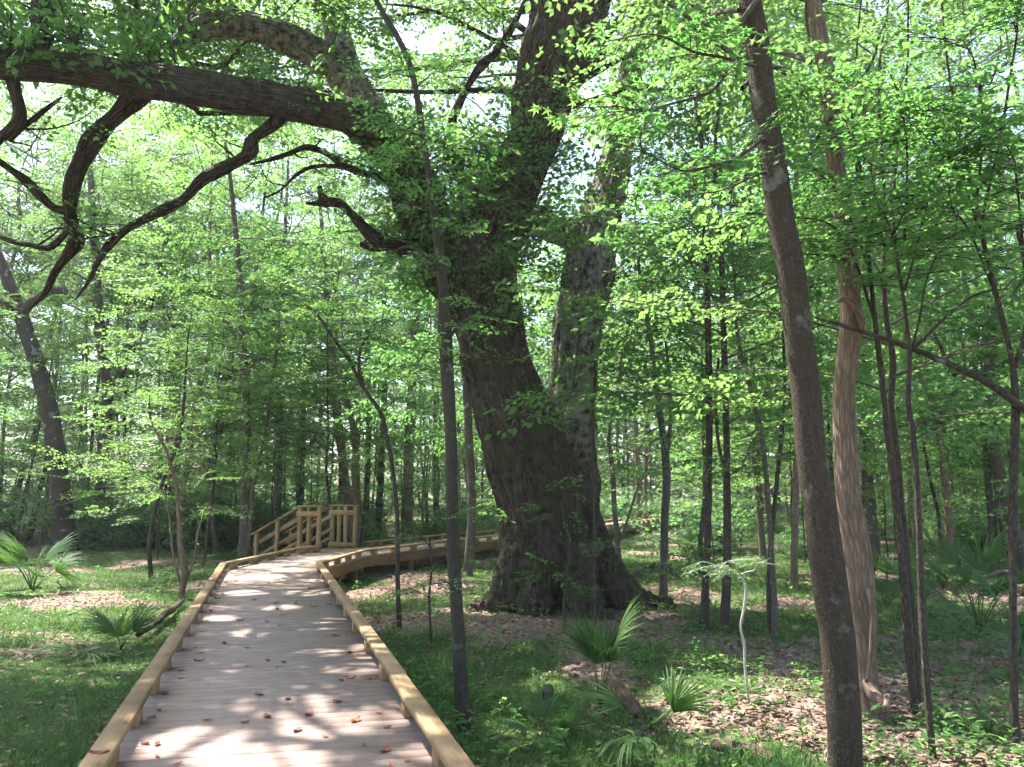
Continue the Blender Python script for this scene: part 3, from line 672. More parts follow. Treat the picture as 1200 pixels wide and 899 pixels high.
for k, l in enumerate(SMALL):
    P, R = limb(l); n = len(P); s = np.arange(n) / max(1, n - 1)
    kink = catmull(gk.normal(0, 1, (max(4, n // 5), 3)), n); P = P + kink * (R * .55)[:, None] * np.sin(np.pi * s)[:, None] ** .5
    v, f, b_ = tube(P - OB, R * (1 + .12 * np.sin(np.arange(n) * .9 + k)), 12, wob=.22, seed=50 + k)
    br_o = link('branch', np_mesh('oak_branch', v, f, M['oak'], True, {'bark': b_}), oak)
    for q in range(max(1, n // 7)):                              # side twigs
        i0 = int(gk.integers(n // 4, n)); d = gk.normal(0, 1, 3); d[2] = abs(d[2]) * .6 + .1; d /= np.linalg.norm(d); ln = gk.uniform(.3, 1.1)
        Q = catmull(np.array([P[i0], P[i0] + d * ln * .4 + gk.normal(0, .05, 3), P[i0] + d * ln * .7 + gk.normal(0, .1, 3), P[i0] + d * ln + gk.normal(0, .12, 3)]), 9)
        v, f, b_ = tube(Q - OB, np.linspace(min(R[i0] * .5, .022), .004, 9), 6, wob=.15); link('twig', np_mesh('oak_twig', v, f, M['oak'], True, {'bark': b_}), br_o); TW.append(Q[-1] - OB); TW.append(Q[5] - OB)
# oak foliage: shoots sprouting from the fork and the limbs, and the high crown
def to_px(P):
    r = P - CAM; cz = r[:, 1] * math.cos(PITCH) + r[:, 2] * math.sin(PITCH); up = -r[:, 1] * math.sin(PITCH) + r[:, 2] * math.cos(PITCH)
    return 600 + F * r[:, 0] / cz, 449.5 - F * up / cz
g = np.random.default_rng(21)
ow = ov + OB; qx, qy = to_px(ow); up_z = on[:, 2]; fr = on[:, 1]
def pick(mask, n): 
    ix = np.where(mask)[0]; return g.choice(ix, min(n, len(ix)), replace=False)
sel = np.concatenate([
    pick((qx > 440) & (qx < 640) & (qy > 150) & (qy < 345) & (fr < .3), 300),
    pick((qx > 500) & (qx < 600) & (qy > 330) & (qy < 430) & (fr < 0), 30),
    pick((qx > -40) & (qx < 215) & (qy < 110) & (up_z > .2), 70),
    pick((qx > 260) & (qx < 470) & (qy > 95) & (qy < 160) & (up_z > .4), 14),
    pick((qx > 570) & (qx < 660) & (qy > 60) & (qy < 210) & (fr < .3), 22),
    pick((qx > 640) & (qx < 760) & (qy > 150) & (qy < 360), 36),
    pick((qx > 600) & (qx < 700) & (qy > 560) & (qy < 690) & (fr < -.3), 5)])
L = Soup(); W = Soup(); nn = on[sel]
az = np.arctan2(nn[:, 1], nn[:, 0]) + g.normal(0, .6, len(sel))
scatter_sprays(L, SP_S, ov[sel], az, g.normal(.35, .4, len(sel)), g.normal(0, .5, len(sel)), g.uniform(1.0, 2.1, len(sel)), g, 'diamond', .26, W)
TW = np.array(TW); m_ = len(TW); scatter_sprays(L, SP_S, TW, g.uniform(0, 6.28, m_), g.normal(.1, .3, m_), g.normal(0, .4, m_), g.uniform(.7, 1.4, m_), g, 'diamond', .26, W)
link('shoot_leaves', L.mesh('oak_shoots', M['leaf_near']), oak); link('shoot_twigs', W.mesh('oak_shoot_twigs', M['bark_dark']), oak)
# added holes: crown leaves cut away along sun lines to place sun patches below
SUNV = np.array([math.sin(SUN_AZ) * math.cos(SUN_EL), math.cos(SUN_AZ) * math.cos(SUN_EL), math.sin(SUN_EL)])
def flat_at(px, py, z): d = ray(px, py); return CAM + d * ((z - CAM[2]) / d[2])
GAPS = [(flat_at(px, py, 0.0), r * 1.45) for px, py, r in ((330, 826, .24), (348, 822, .2), (385, 848, .22), (395, 842, .16), (215, 872, .2), (240, 866, .22), (262, 862, .16), (300, 892, .24), (330, 888, .2), (355, 772, .22), (385, 768, .2), (265, 765, .16), (400, 785, .2), (430, 776, .2), (440, 760, .2), (300, 742, .18), (370, 735, .2), (395, 728, .2), (260, 725, .16), (330, 712, .2), (290, 695, .25), (360, 695, .25), (310, 676, .3), (345, 668, .3), (300, 664, .3), (375, 680, .2), (450, 838, .18), (462, 830, .18), (490, 885, .16))]
GAPS += [(flat_at(px, py, -.6), r) for px, py, r in ((870, 820, .95), (840, 850, .6), (700, 760, .25), (600, 770, .3), (560, 720, .3), (690, 728, .25), (900, 850, .8), (760, 690, .9), (820, 665, 1.4), (880, 670, 1.2), (860, 705, .7), (640, 800, .3), (590, 850, .25), (250, 640, .8), (120, 660, 1.0), (180, 650, .8), (60, 720, .4), (150, 780, .25), (230, 740, .3), (925, 810, .6), (1040, 790, .4), (780, 820, .3), (500, 690, .4), (90, 690, .5), (200, 690, .4))]
GAPS += [(flat_at(740, 609, 0), 1.2), (flat_at(560, 625, 0), .8), (flat_at(470, 636, 0), .6), (at(330, 560, 32), 1.5), (at(420, 540, 34), 1.5), (at(230, 560, 31), 1.5), (at(1000, 640, 8.2), .5), (at(995, 560, 8.2), .5), (at(660, 410, 16.8), .6), (at(685, 340, 16.9), .7), (at(692, 290, 17), .8), (at(712, 230, 17.4), .8), (at(725, 170, 17.8), .8), (at(360, 60, 14.9), .6), (at(300, 35, 14.3), .6), (at(400, 90, 15.3), .6), (at(240, 35, 13.7), .5), (at(190, 85, 11.3), .25), (at(1010, 720, 8.2), .25), (at(1080, 200, 6.3), .8), (at(960, 240, 7), .7), (at(1020, 100, 6.2), .8), (at(1130, 120, 6), .8), (at(850, 330, 11), .8), (at(780, 60, 5), .4), (at(740, 170, 4.8), .4), (at(540, 230, 15), .6), (at(470, 170, 14.5), .5)]
def keep_from(base):
    def f(org):
        k = np.ones(len(org), bool); q = org + base
        for c, r in GAPS:
            rel = q - c; tt = rel @ SUNV; k &= (np.linalg.norm(rel - tt[:, None] * SUNV, axis=1) > r) | (tt < 1.5)
        return k
    return f
def rf_oak(t): return 8.0 * (1 - t) ** .55 * (.75 + .25 * math.sin(t * 9)) + .8
ax = lambda h: np.array([.2 + .05 * (h - 9), .5, h])
L, W = build_crown(g, ax, 10.2, 19.0, 60, rf_oak, SP_C, per=9, pitch=(.1, .5), droop=.2, br=.022, smin=.3, drop=.08, keep=keep_from(OB))
link('crown', L.mesh('oak_crown', M['leaf_canopy']), oak); link('crown_boughs', W.mesh('oak_boughs', M['oak'], True), oak)
ax = lambda h: np.array([-7.2 - .1 * (h - 8), -4.4 + .1 * (h - 8), h])          # leafage added over the long left limb, above the picture, to shade the deck
L, W = build_crown(g, ax, 10.6, 15.2, 50, lambda t: 6.4 * (1 - t) ** .5 + .8, SP_C, per=10, pitch=(.05, .4), droop=.18, br=.02, smin=.15, keep=keep_from(OB))
link('limb_crown', L.mesh('limb_crown', M['leaf_canopy']), oak); link('limb_boughs', W.mesh('limb_boughs', M['oak'], True), oak)
ax = lambda h: np.array([-8.0 - .1 * (h - 8), 2.2, h])                           # leafage of the upper left limb
L, W = build_crown(g, ax, 11.2, 17.0, 44, lambda t: 5.6 * (1 - t) ** .5 + .8, SP_C, per=8, pitch=(.05, .45), droop=.2, br=.02, smin=.15, keep=keep_from(OB))
link('limb_crown', L.mesh('limb_crown', M['leaf_canopy']), oak); link('limb_boughs', W.mesh('limb_boughs', M['oak'], True), oak)
# ------------------------------------------------------------------ crown prototypes (shared meshes)
zax = lambda h: np.array([0, 0, h])
def proto(kind, seed):
    g = np.random.default_rng(seed)
    if kind == 'und':    # layered understory tree, 9 m
        L, W = build_crown(g, zax, 2.6, 9.0, 34, lambda t: 2.7 * (1 - t) ** .6 * (.6 + .6 * t ** .3) + .4, (SP_U2 if seed % 2 else SP_U), per=(8 if seed % 2 else 7), pitch=(.1, .5), droop=.2, br=.008)
        m = M['leaf_dark'] if seed % 2 else M['leaf']
    elif kind == 'can':  # canopy tree, 18 m
        L, W = build_crown(g, zax, 7.5, 18.0, 34, lambda t: 4.6 * (1 - t) ** .5 * (.55 + .7 * t ** .4) + .6, SP_C, per=6.5, pitch=(.25, .8), droop=.25, br=.014, drop=.28)
        m = M['leaf_canopy']
    elif kind == 'sap':  # thin sapling, 5 m
        L, W = build_crown(g, zax, 1.6, 5.0, 15, lambda t: 1.25 * (1 - t) ** .7 + .3, SP_U, per=7, pitch=(.1, .55), droop=.2, br=.006, sscale=.8)
        m = M['leaf']
    elif kind == 'shrub':
        L = Soup(); W = Soup(); org, az, pi = [], [], []
        for k in range(9):
            a = g.uniform(0, 6.28); e = g.uniform(.7, 1.4); ln = g.uniform(1.0, 2.4); P = [np.array([g.normal(0, .15), g.normal(0, .15), -.05])]
            for j in range(6):
                a += g.normal(0, .25); e -= .06; P.append(P[-1] + np.array([math.cos(a) * math.cos(e), math.sin(a) * math.cos(e), math.sin(e)]) * ln / 6)
            Q = catmull(P, 10); v, f, b_ = tube(Q, np.linspace(.014, .005, 10), 4, closed=False); W.add(v, f, bark=b_)
            for j in range(16):
                i = g.integers(1, 10); org.append(Q[i]); az.append(g.uniform(0, 6.28)); pi.append(g.normal(.3, .35))
        n = len(org)
        scatter_sprays(L, SP_S, np.array(org), np.array(az), np.array(pi), g.normal(0, .4, n), g.uniform(.9, 1.5, n), g)
        m = M['leaf_shrub']
    elif kind == 'far':
        L, W = build_crown(g, zax, .8, 17.0, 34, lambda t: 3.6 * (1 - t) ** .5 * (.55 + .6 * t) + .7, SP_F, per=4.2, pitch=(.1, .6), droop=.3, br=.012, drop=.08)
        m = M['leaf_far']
    return L.mesh(kind + '_leaves', m), W.mesh(kind + '_boughs', M['bark_grey'])
PH = {'und': 9.0, 'can': 18.0, 'sap': 5.0, 'shrub': 2.2, 'far': 17.0}
PROTO = {k: [proto(k, 100 + 17 * i + len(k)) for i in range(n)] for k, n in (('und', 5), ('can', 4), ('sap', 4), ('shrub', 4), ('far', 4))}
PT = []                                         # shared trunk meshes, 1 m of radius per metre kept real: 16 m tall, r .11
for i in range(6):
    gq = np.random.default_rng(300 + i); m_ = 9; hz = np.linspace(-.3, 16, m_); xy = np.cumsum(gq.normal(0, .16, (m_, 2)), 0); xy -= xy[0]
    P = catmull(np.column_stack([xy, hz]), 46); R = np.interp(np.linspace(0, 1, 46), [0, .05, .6, 1], [.17, .125, .085, .02])
    v, f, b_ = tube(P, R, 10, wob=.10, seed=i); PT.append([np_mesh('trunk_shape', v, f, M[k], True, {'bark': b_}) for k in ('bark_grey', 'bark_dark', 'bark_pale')])
def crown_on(root, kind, H, off, i=None, sc_=1.0, rotz=None):
    lm, wm = PROTO[kind][(i if i is not None else random.randrange(99)) % len(PROTO[kind])]; s = H / PH[kind]
    rz = random.uniform(0, 6.28) if rotz is None else rotz
    for nme, me in (('crown', lm), ('boughs', wm)):
        o = link(nme, me, root, off); o.scale = (s * sc_, s * sc_, s); o.rotation_euler[2] = rz
    return root
def trunk_path(pts, H=None, D=None, wander=.0):
    x0, y0 = pts[0][0], pts[0][1]
    if D is None: D = ground_hit(x0, y0)[1]
    P, R = [], []
    for k, q in enumerate(pts):
        d = D + (q[3] if len(q) > 3 else 0); p = at(q[0], q[1], d); P.append(p); R.append(q[2] / 2 / F * (p - CAM)[1] / ray(q[0], q[1])[1])
    P = np.array(P); R = np.array(R); base = P[0].copy(); base[2] = float(gh(base[0], base[1]))
    if P[0][2] > base[2] + .05:                                  # bring the foot down to the ground
        d = (P[0] - P[1]); d /= abs(d[2]); P = np.vstack([P[0] + d * (P[0][2] - base[2] + .25), P]); R = np.concatenate([[R[0] * 1.1], R])
        base = P[0] - d * .25; base[2] = float(gh(base[0], base[1]))
    else:
        P = np.vstack([P[0] - np.array([0, 0, .3]), P]); R = np.concatenate([[R[0] * 1.15], R])
    if H and P[-1][2] < base[2] + H:
        d = P[-1] - P[-2]; d /= np.linalg.norm(d); cur = P[-1].copy(); r0 = R[-1]; n = 5; left = base[2] + H - cur[2]
        for k in range(n):
            d = d * .6 + np.array([0, 0, 1.0]) * .4 + np.random.default_rng(int(x0) + k).normal(0, .08, 3) * [1, 1, 0]; d /= np.linalg.norm(d)
            cur = cur + d * left / n / d[2]; P = np.vstack([P, cur]); R = np.concatenate([R, [max(.01, r0 * (1 - (k + 1) / n * .9))]])
    return P, R, base, D
def tree(name, label, pts, bark='bark_grey', H=None, D=None, crown=None, ci=None, csc=1.0, cat='tree', group=None, sides=12, wob=.1, coff=.62, branchpts=()):
    P, R, base, D = trunk_path(pts, H, D)
    root = empty(name, base, label, cat, group)
    n = int(max(14, np.linalg.norm(np.diff(P, axis=0), axis=1).sum() / .22)); n = min(n, 90)
    q = catmull(np.column_stack([P, R]), n); v, f, b_ = tube(q[:, :3] - base, np.maximum(q[:, 3], .004), sides, wob=wob, seed=int(pts[0][0]))
    link('trunk', np_mesh('trunk', v, f, M[bark], True, {'bark': b_}), root)
    for bp in branchpts:
        bP = np.array([at(a[0], a[1], D + (a[3] if len(a) > 3 else 0)) for a in bp]); bR = np.array([a[2] / 2 / F * (D) for a in bp])
        q2 = catmull(np.column_stack([bP, bR]), 26); v, f, b_ = tube(q2[:, :3] - base, np.maximum(q2[:, 3], .003), 8, wob=.12, seed=int(bp[0][0]))
        link('branch', np_mesh('branch', v, f, M[bark], True, {'bark': b_}), root)
    if crown:
        Hc = H or (P[-1][2] - base[2]); hz = base[2] + Hc * coff; x = np.interp(hz, P[:, 2], P[:, 0]); y = np.interp(hz, P[:, 2], P[:, 1])
        crown_on(root, crown, Hc, (x - base[0], y - base[1], 0), ci, csc)
    root['_p'] = 0; del root['_p']
    return root, P, R, base
# ------------------------------------------------------------------ trees one can tell apart
tree('leaning_tree', 'dark lichen-spotted leaning trunk crossing the frame top to bottom at right', [(992, 925, 39), (989, 860, 37), (984, 770, 39), (976, 705, 40), (966, 640, 38), (956, 570, 35), (942, 450, 33), (925, 310, 33), (903, 180, 29), (889, 60, 27), (879, 0, 25), (868, -80, 23)], 'bark_lichen', H=13, D=6.1, crown='can', csc=.8, sides=24, wob=.10)
tree('vine_wrapped_tree', 'pale pinkish bare-barked crooked trunk with a knotted vine behind the leaning trunk', [(1020, 838, 40), (1014, 790, 26), (1013, 750, 24), (1008, 690, 34), (998, 610, 30), (992, 550, 26), (988, 480, 25), (994, 410, 24), (997, 345, 25), (991, 280, 21), (980, 190, 19), (969, 90, 19), (953, 0, 17), (940, -80, 15)], 'bark_pale', H=14, crown='can', csc=.8, sides=16, wob=.12,
     branchpts=[[(983, 352, 6, -.25), (990, 350, 8, -.25), (1001, 357, 9, -.25), (1008, 370, 9, -.2), (1010, 385, 7, -.1), (1006, 400, 5, .05)], [(1012, 790, 14), (1022, 812, 14, -.15), (1034, 823, 12, -.3), (1040, 818, 9, -.35), (1038, 832, 8, -.5)], [(1018, 690, 6, -.2), (1022, 720, 6, -.2), (1021, 760, 5, -.2), (1016, 800, 5, -.2)]])
tree('slender_tree', 'slender mottled tree standing in front of the giant oak beside the kerb', [(545, 860, 20), (540, 810, 17), (537, 740, 16), (531, 640, 15), (529, 520, 15), (523, 420, 15), (519, 330, 12), (508, 240, 8.5), (494, 150, 7.5), (484, 90, 7), (467, 45, 6.5), (441, 0, 6), (420, -60, 5)], 'bark_mottled', H=9, crown=None, sides=16, wob=.17,
     branchpts=[[(519, 320, 7), (500, 300, 5, -.1), (478, 290, 4, -.3), (462, 295, 2, -.5)], [(522, 400, 5), (540, 380, 4, -.2), (556, 372, 2, -.5)]])
tree('curved_sapling', 'thin dark curving sapling left of the slender tree, leaning left at its top', [(468, 733, 6), (466, 680, 5.5), (466, 620, 5), (463, 570, 5), (455, 520, 5), (446, 484, 5), (428, 458, 4.5), (410, 425, 4), (392, 398, 3.5), (372, 370, 3)], 'bark_dark', D=13.4, crown=None,
     branchpts=[[(428, 458, 3.5), (420, 432, 3), (424, 405, 2.5), (440, 385, 1.5)]])
tree('midsize_tree', 'straight grey trunk between the slender tree and the oak, in front of the walkway', [(548, 676, 13), (551, 640, 11), (553, 590, 10), (550, 520, 10), (546, 450, 9), (540, 380, 8)], 'bark_grey', H=11, crown='und', csc=.8)
tree('curved_tree', 'thick brown trunk curving left at the far left beyond the palmetto', [(76, 630, 25), (74, 610, 22), (70, 560, 20), (63, 510, 19), (55, 470, 18), (43, 425, 17), (32, 392, 16), (20, 358, 15), (2, 310, 12), (-18, 260, 9)], 'bark_dark', H=15, D=30, crown='can', csc=.9, sides=18,
     branchpts=[[(25, 368, 12), (40, 352, 10, -.3), (58, 342, 9, -.6), (74, 340, 9, -.8), (78, 345, 3, -.9)], [(22, 360, 9), (0, 352, 8), (-30, 330, 6)]])
tree('forked_tree', 'grey tree forking into a V behind the bushes at left', [(118, 622, 17), (120, 560, 14), (123, 505, 13), (126, 462, 12), (121, 420, 11), (116, 370, 10.5), (112, 310, 9), (108, 240, 7), (104, 160, 5)], 'bark_grey', H=17, D=33, crown='can', ci=1,
     branchpts=[[(125, 468, 10), (140, 440, 9), (152, 415, 8.5), (165, 388, 8), (175, 360, 7.5), (185, 322, 6), (194, 285, 5), (205, 240, 3)]])
tree('dark_thin_tree', 'short thin dark stem leaning beside the thick far left trunk', [(40, 605, 7), (46, 575, 6), (54, 545, 5), (60, 500, 4), (66, 440, 3)], 'bark_dark', H=7, D=34, crown='sap')
tree('tall_tree', 'tall straight double-topped tree above the left meadow', [(200, 612, 12), (203, 560, 10), (206, 500, 9), (208, 450, 9), (214, 405, 10), (215, 350, 9), (214, 290, 7), (215, 220, 6)], 'bark_grey', H=18, D=36, crown='can', ci=2,
     branchpts=[[(206, 455, 9), (203, 425, 9), (210, 400, 8), (205, 385, 6), (196, 365, 4)]])
tree('pale_sapling', 'small pale crooked sapling among stems just left of the kerb', [(212, 700, 6), (217, 676, 8), (216, 660, 8), (211, 640, 6.5), (210, 610, 5), (206, 570, 4), (196, 530, 3.5), (180, 500, 3)], 'bark_pale', H=4.6, crown='sap', ci=1,
     branchpts=[[(213, 690, 3), (203, 650, 2.5), (199, 610, 2), (192, 570, 1.5)], [(213, 696, 3), (226, 660, 2.5), (233, 620, 2), (244, 590, 1.5)]])
tree('leaning_tree', 'trunk leaning right with a broken pale side limb above the left bushes', [(238, 620, 11), (246, 560, 10), (254, 500, 9), (259, 460, 9), (270, 418, 8.5), (266, 375, 8), (258, 330, 6)], 'bark_grey', H=14, D=34, crown='und', ci=0, branchpts=[[(250, 520, 6, -.2), (262, 500, 6, -.4), (276, 486, 4, -.6)]])
tree('kerbside_tree', 'straight brown trunk rising just behind the left kerb before the stairs', [(287, 650, 15), (287, 620, 11.5), (288, 560, 10), (289, 490, 9.5), (286, 430, 9.5), (283, 360, 8), (278, 290, 6.5), (272, 230, 5), (266, 180, 4)], 'bark_grey', H=15, D=26, crown='und', ci=1, sides=14,
     branchpts=[[(287, 450, 5), (296, 425, 4.5), (310, 420, 3), (320, 425, 1.5)], [(285, 420, 4), (276, 395, 3.5), (262, 372, 2.5), (246, 350, 1.5)]])
tree('slim_tree', 'slim straight trunk behind the stair handrail with a pale patch', [(323, 625, 9), (325, 570, 8), (327, 510, 8), (329, 450, 6.5), (331, 390, 6), (332, 320, 5)], 'bark_grey', H=13, D=31, crown='und', ci=2)
tree('slim_tree', 'slim dark stem directly above the top of the stair handrail', [(352, 600, 6), (354, 540, 6), (356, 480, 5.5), (352, 430, 5.5), (346, 385, 5), (338, 340, 4)], 'bark_dark', H=12, D=35, crown='und', ci=3)
tree('sunlit_tree', 'pale sunlit trunk leaning left behind the right-hand stair posts', [(410, 600, 11), (404, 555, 10), (398, 510, 10), (392, 465, 10), (387, 420, 10), (386, 380, 9), (382, 330, 8), (378, 280, 6)], 'bark_pale', H=16, D=33, crown='can', ci=0)
tree('reddish_tree', 'thin reddish-lit trunk just right of the pale leaning one', [(420, 600, 8), (417, 560, 8), (416, 520, 7.5), (411, 485, 7), (403, 462, 6), (396, 440, 5)], 'bark_pale', H=12, D=29, crown='und', ci=4)
tree('slim_tree', 'pale speckled slim trunk left of the curved sapling', [(429, 605, 7), (431, 540, 7), (432, 480, 7), (431, 420, 6), (429, 360, 5)], 'bark_grey', H=15, D=38, crown='can', ci=3)
tree('slim_tree', 'dark slim trunk crossing behind the curved sapling', [(444, 605, 8), (447, 540, 7), (450, 470, 7), (451, 410, 6), (450, 340, 5)], 'bark_dark', H=15, D=36, crown='can', ci=1)
tree('broad_tree', 'broad greyish-pink trunk between the curved sapling and the slender tree', [(477, 612, 14), (478, 560, 12), (480, 510, 11), (483, 455, 10.5), (485, 400, 9)], 'bark_pale', H=17, D=38, crown='can', ci=2)
tree('thin_tree', 'thin crooked stem just right of the oak buttress', [(728, 678, 7), (724, 640, 6.5), (720, 595, 6), (718, 550, 6), (713, 510, 5), (722, 465, 4.5), (728, 420, 4), (738, 380, 3)], 'bark_grey', H=7, crown='sap', ci=0, csc=.8, branchpts=[[(724, 640, 3), (735, 610, 3), (748, 570, 2.5), (762, 540, 1.5)]])
tree('upright_tree', 'grey-brown trunk with a slightly bent top midway between oak and dark poles', [(777, 706, 12), (778, 660, 10), (779, 610, 9.5), (781, 550, 9.5), (774, 490, 8), (768, 450, 7), (764, 410, 6), (758, 370, 5)], 'bark_grey', H=10, crown='und', ci=1, csc=.85, branchpts=[[(781, 540, 6), (786, 490, 5), (784, 440, 4), (780, 400, 3)]])
tree('dark_pole_tree', 'dark straight pole-like trunk, left one of the close pair', [(824, 738, 12), (827, 690, 9.5), (829, 640, 8.5), (830, 560, 8), (831, 470, 8), (830, 390, 7.5), (828, 320, 7), (825, 250, 6), (822, 170, 5)], 'bark_dark', H=11, crown='und', ci=2, csc=.9)
tree('dark_pole_tree', 'dark straight trunk, right one of the close pair', [(849, 740, 13), (851, 690, 10.5), (852, 640, 9.5), (852, 560, 8), (850, 470, 7.5), (848, 390, 7), (846, 320, 6.5), (843, 240, 6)], 'bark_dark', H=11, crown='und', ci=3, csc=.9, branchpts=[[(853, 560, 4.5), (842, 520, 4), (839, 470, 3.5), (842, 420, 3)]])
tree('thin_tree', 'thin dark stem left in the small clump left of the leaning trunk', [(903, 742, 6), (901, 690, 6), (905, 620, 5.5), (911, 560, 5), (917, 500, 5), (920, 460, 4), (918, 400, 3)], 'bark_dark', H=7, crown='sap', ci=0)
tree('thin_tree', 'grey stem leaning left in the clump left of the leaning trunk', [(908, 745, 7), (907, 690, 6.5), (903, 630, 6), (898, 560, 6), (890, 500, 6), (880, 455, 6), (868, 415, 5), (862, 370, 4)], 'bark_grey', H=8, crown='sap', ci=1)
tree('white_speckled_tree', 'white-speckled slim trunk seen just left of the leaning trunk', [(931, 690, 9), (931, 640, 8), (932, 590, 8), (933, 540, 7), (935, 480, 6), (936, 400, 5)], 'bark_pale', H=13, D=19, crown='und', ci=4)
tree('pale_tree', 'pale far trunk left of a twin one above the distant walkway end', [(749, 628, 6), (748, 580, 6), (746, 530, 5.5), (744, 480, 5)], 'bark_pale', H=17, D=47, crown='can', ci=1)
tree('pale_tree', 'pale far trunk right of a twin one above the distant walkway end', [(757, 626, 5), (756, 580, 5), (757, 520, 5), (757, 460, 4)], 'bark_pale', H=17, D=49, crown='can', ci=2)
r9 = [(1072, 838, 9), (1066, 770, 11), (1062, 710, 11), (1056, 640, 9), (1046, 560, 8), (1038, 490, 7), (1032, 430, 6.5), (1026, 380, 6), (1020, 320, 5), (1014, 250, 4)]
tree('clump_tree', 'left stem of the tall thin-stemmed clump right of the pale vine-wrapped trunk', r9, 'bark_dark', H=8)
tree('clump_tree', 'middle wavy stem of the tall thin-stemmed clump at right', [(1076, 842, 9), (1072, 770, 9), (1066, 690, 9), (1058, 610, 8), (1052, 540, 7.5), (1044, 475, 7.5), (1046, 420, 7), (1038, 370, 6), (1035, 310, 5)], 'bark_dark', H=8.5, D=8.6, crown='und', ci=3, csc=.9)
tree('clump_tree', 'rightmost stem of the thin-stemmed clump, base nearest the camera', [(1094, 892, 8), (1088, 830, 8), (1083, 760, 8), (1079, 690, 7.5), (1077, 620, 7), (1074, 560, 7), (1070, 510, 7), (1064, 470, 6), (1066, 420, 5), (1060, 360, 4)], 'bark_dark', H=7.5)
tree('dark_stem_tree', 'dark thin stem at the right edge carrying a long sagging branch', [(1190, 872, 10), (1188, 800, 9.5), (1187, 700, 9), (1187, 600, 9), (1189, 520, 9), (1190, 470, 9), (1187, 430, 7), (1178, 385, 6), (1166, 340, 5.5), (1152, 280, 5), (1140, 220, 4)], 'bark_dark', H=8.5,
     branchpts=[[(1215, 492, 10), (1190, 472, 9.5, -.1), (1160, 450, 9, -.2), (1128, 434, 8, -.2), (1082, 414, 7, -.1), (1035, 397, 6, 0), (1005, 387, 5.5, .1), (975, 378, 4.5, .2), (955, 372, 2, .3)], [(1070, 409, 4, -.1), (1090, 390, 4, -.1), (1115, 366, 3.5, -.1), (1145, 345, 3, 0), (1180, 338, 2, .1)], [(1189, 430, 6), (1200, 395, 5.5), (1205, 340, 5), (1190, 260, 4)]])
tree('forked_tree', 'sunlit pale trunk forking in a V far behind the thin-stemmed clump', [(1116, 660, 9), (1112, 610, 8.5), (1107, 560, 8), (1101, 510, 8), (1098, 485, 8), (1090, 462, 6), (1078, 440, 5), (1066, 410, 4)], 'bark_pale', H=13, D=22, crown='und', ci=2, branchpts=[[(1100, 495, 6), (1112, 470, 6), (1122, 455, 6), (1130, 440, 5), (1128, 400, 4)]])
tree('grey_tree', 'grey trunk with a bent top between the clump and the edge stem', [(1164, 665, 9), (1162, 610, 8.5), (1158, 560, 8), (1155, 515, 8), (1148, 492, 6), (1142, 480, 5)], 'bark_grey', H=12, D=24, crown='und', ci=4)
tree('thick_tree', 'thick hazy trunk behind and right of the pale vine-wrapped one', [(1020, 640, 20), (1017, 590, 17), (1013, 540, 16), (1010, 480, 15), (1008, 400, 14)], 'bark_grey', H=18, D=27, crown='can', ci=3)
# leafy branches of the slender tree in front of the oak
# ------------------------------------------------------------------ near leafy branches (right and top)
def near_branch(root_name, label, cat, D, trunkpts, bough_list, kind='oval', wide=.28, sprays=None, seed=0, per=9, scale=1.0, bark='bark_dark', H=None, leaf='leaf_near'):
    P, R, base, D = trunk_path(trunkpts, H, D); root = empty(root_name, base, label, cat); g = np.random.default_rng(seed)
    n = 40; q = catmull(np.column_stack([P, R]), n); v, f, b_ = tube(q[:, :3] - base, np.maximum(q[:, 3], .003), 10, wob=.1, seed=seed); link('trunk', np_mesh('trunk', v, f, M[bark], True, {'bark': b_}), root)
    grow(root, base, bough_list, g, kind, wide, sprays, per, scale, bark, leaf); return root
def grow(root, base, bough_list, g, kind='oval', wide=.28, sprays=None, per=9, scale=1.0, bark='bark_dark', leaf='leaf_near'):
    for bl in bough_list:                      # (px, py, Y) points; each bough carries its own leaves
        L = Soup(); W = Soup(); org, az, pi, ro, sca = [], [], [], [], []
        B = catmull(np.array([at(*q) for q in bl]), 24); ln = np.linalg.norm(np.diff(B, axis=0), axis=1).sum()
        B = B + catmull(g.normal(0, .03, (6, 3)), 24) * np.linspace(0, 1, 24)[:, None]
        v, f, b_ = tube(B - base, np.linspace(.006 + .004 * ln, .003, 24), 6, wob=.1, closed=False); W.add(v, f, bark=b_)
        for k in range(max(2, int(per * ln))):
            t = .18 + .82 * g.random(); i = min(22, int(t * 23)); d = B[i + 1] - B[i]
            org.append(B[i] - base); az.append(math.atan2(d[1], d[0]) + (1 if k % 2 else -1) * g.uniform(.3, 1.2)); pi.append(g.normal(-.02, .2)); ro.append(g.normal(0, .25)); sca.append(scale * g.uniform(.7, 1.15))
        scatter_sprays(L, sprays or SP_N, np.array(org), np.array(az), np.array(pi), np.array(ro), np.array(sca), g, kind, wide, W)
        o = link('bough', W.mesh('near_bough', M[bark], True), root); link('leaves', L.mesh('near_leaves', M[leaf]), o)
byname = lambda s: [o for o in bpy.data.objects if o.get('label', '').startswith(s)][0]
g = np.random.default_rng(77)
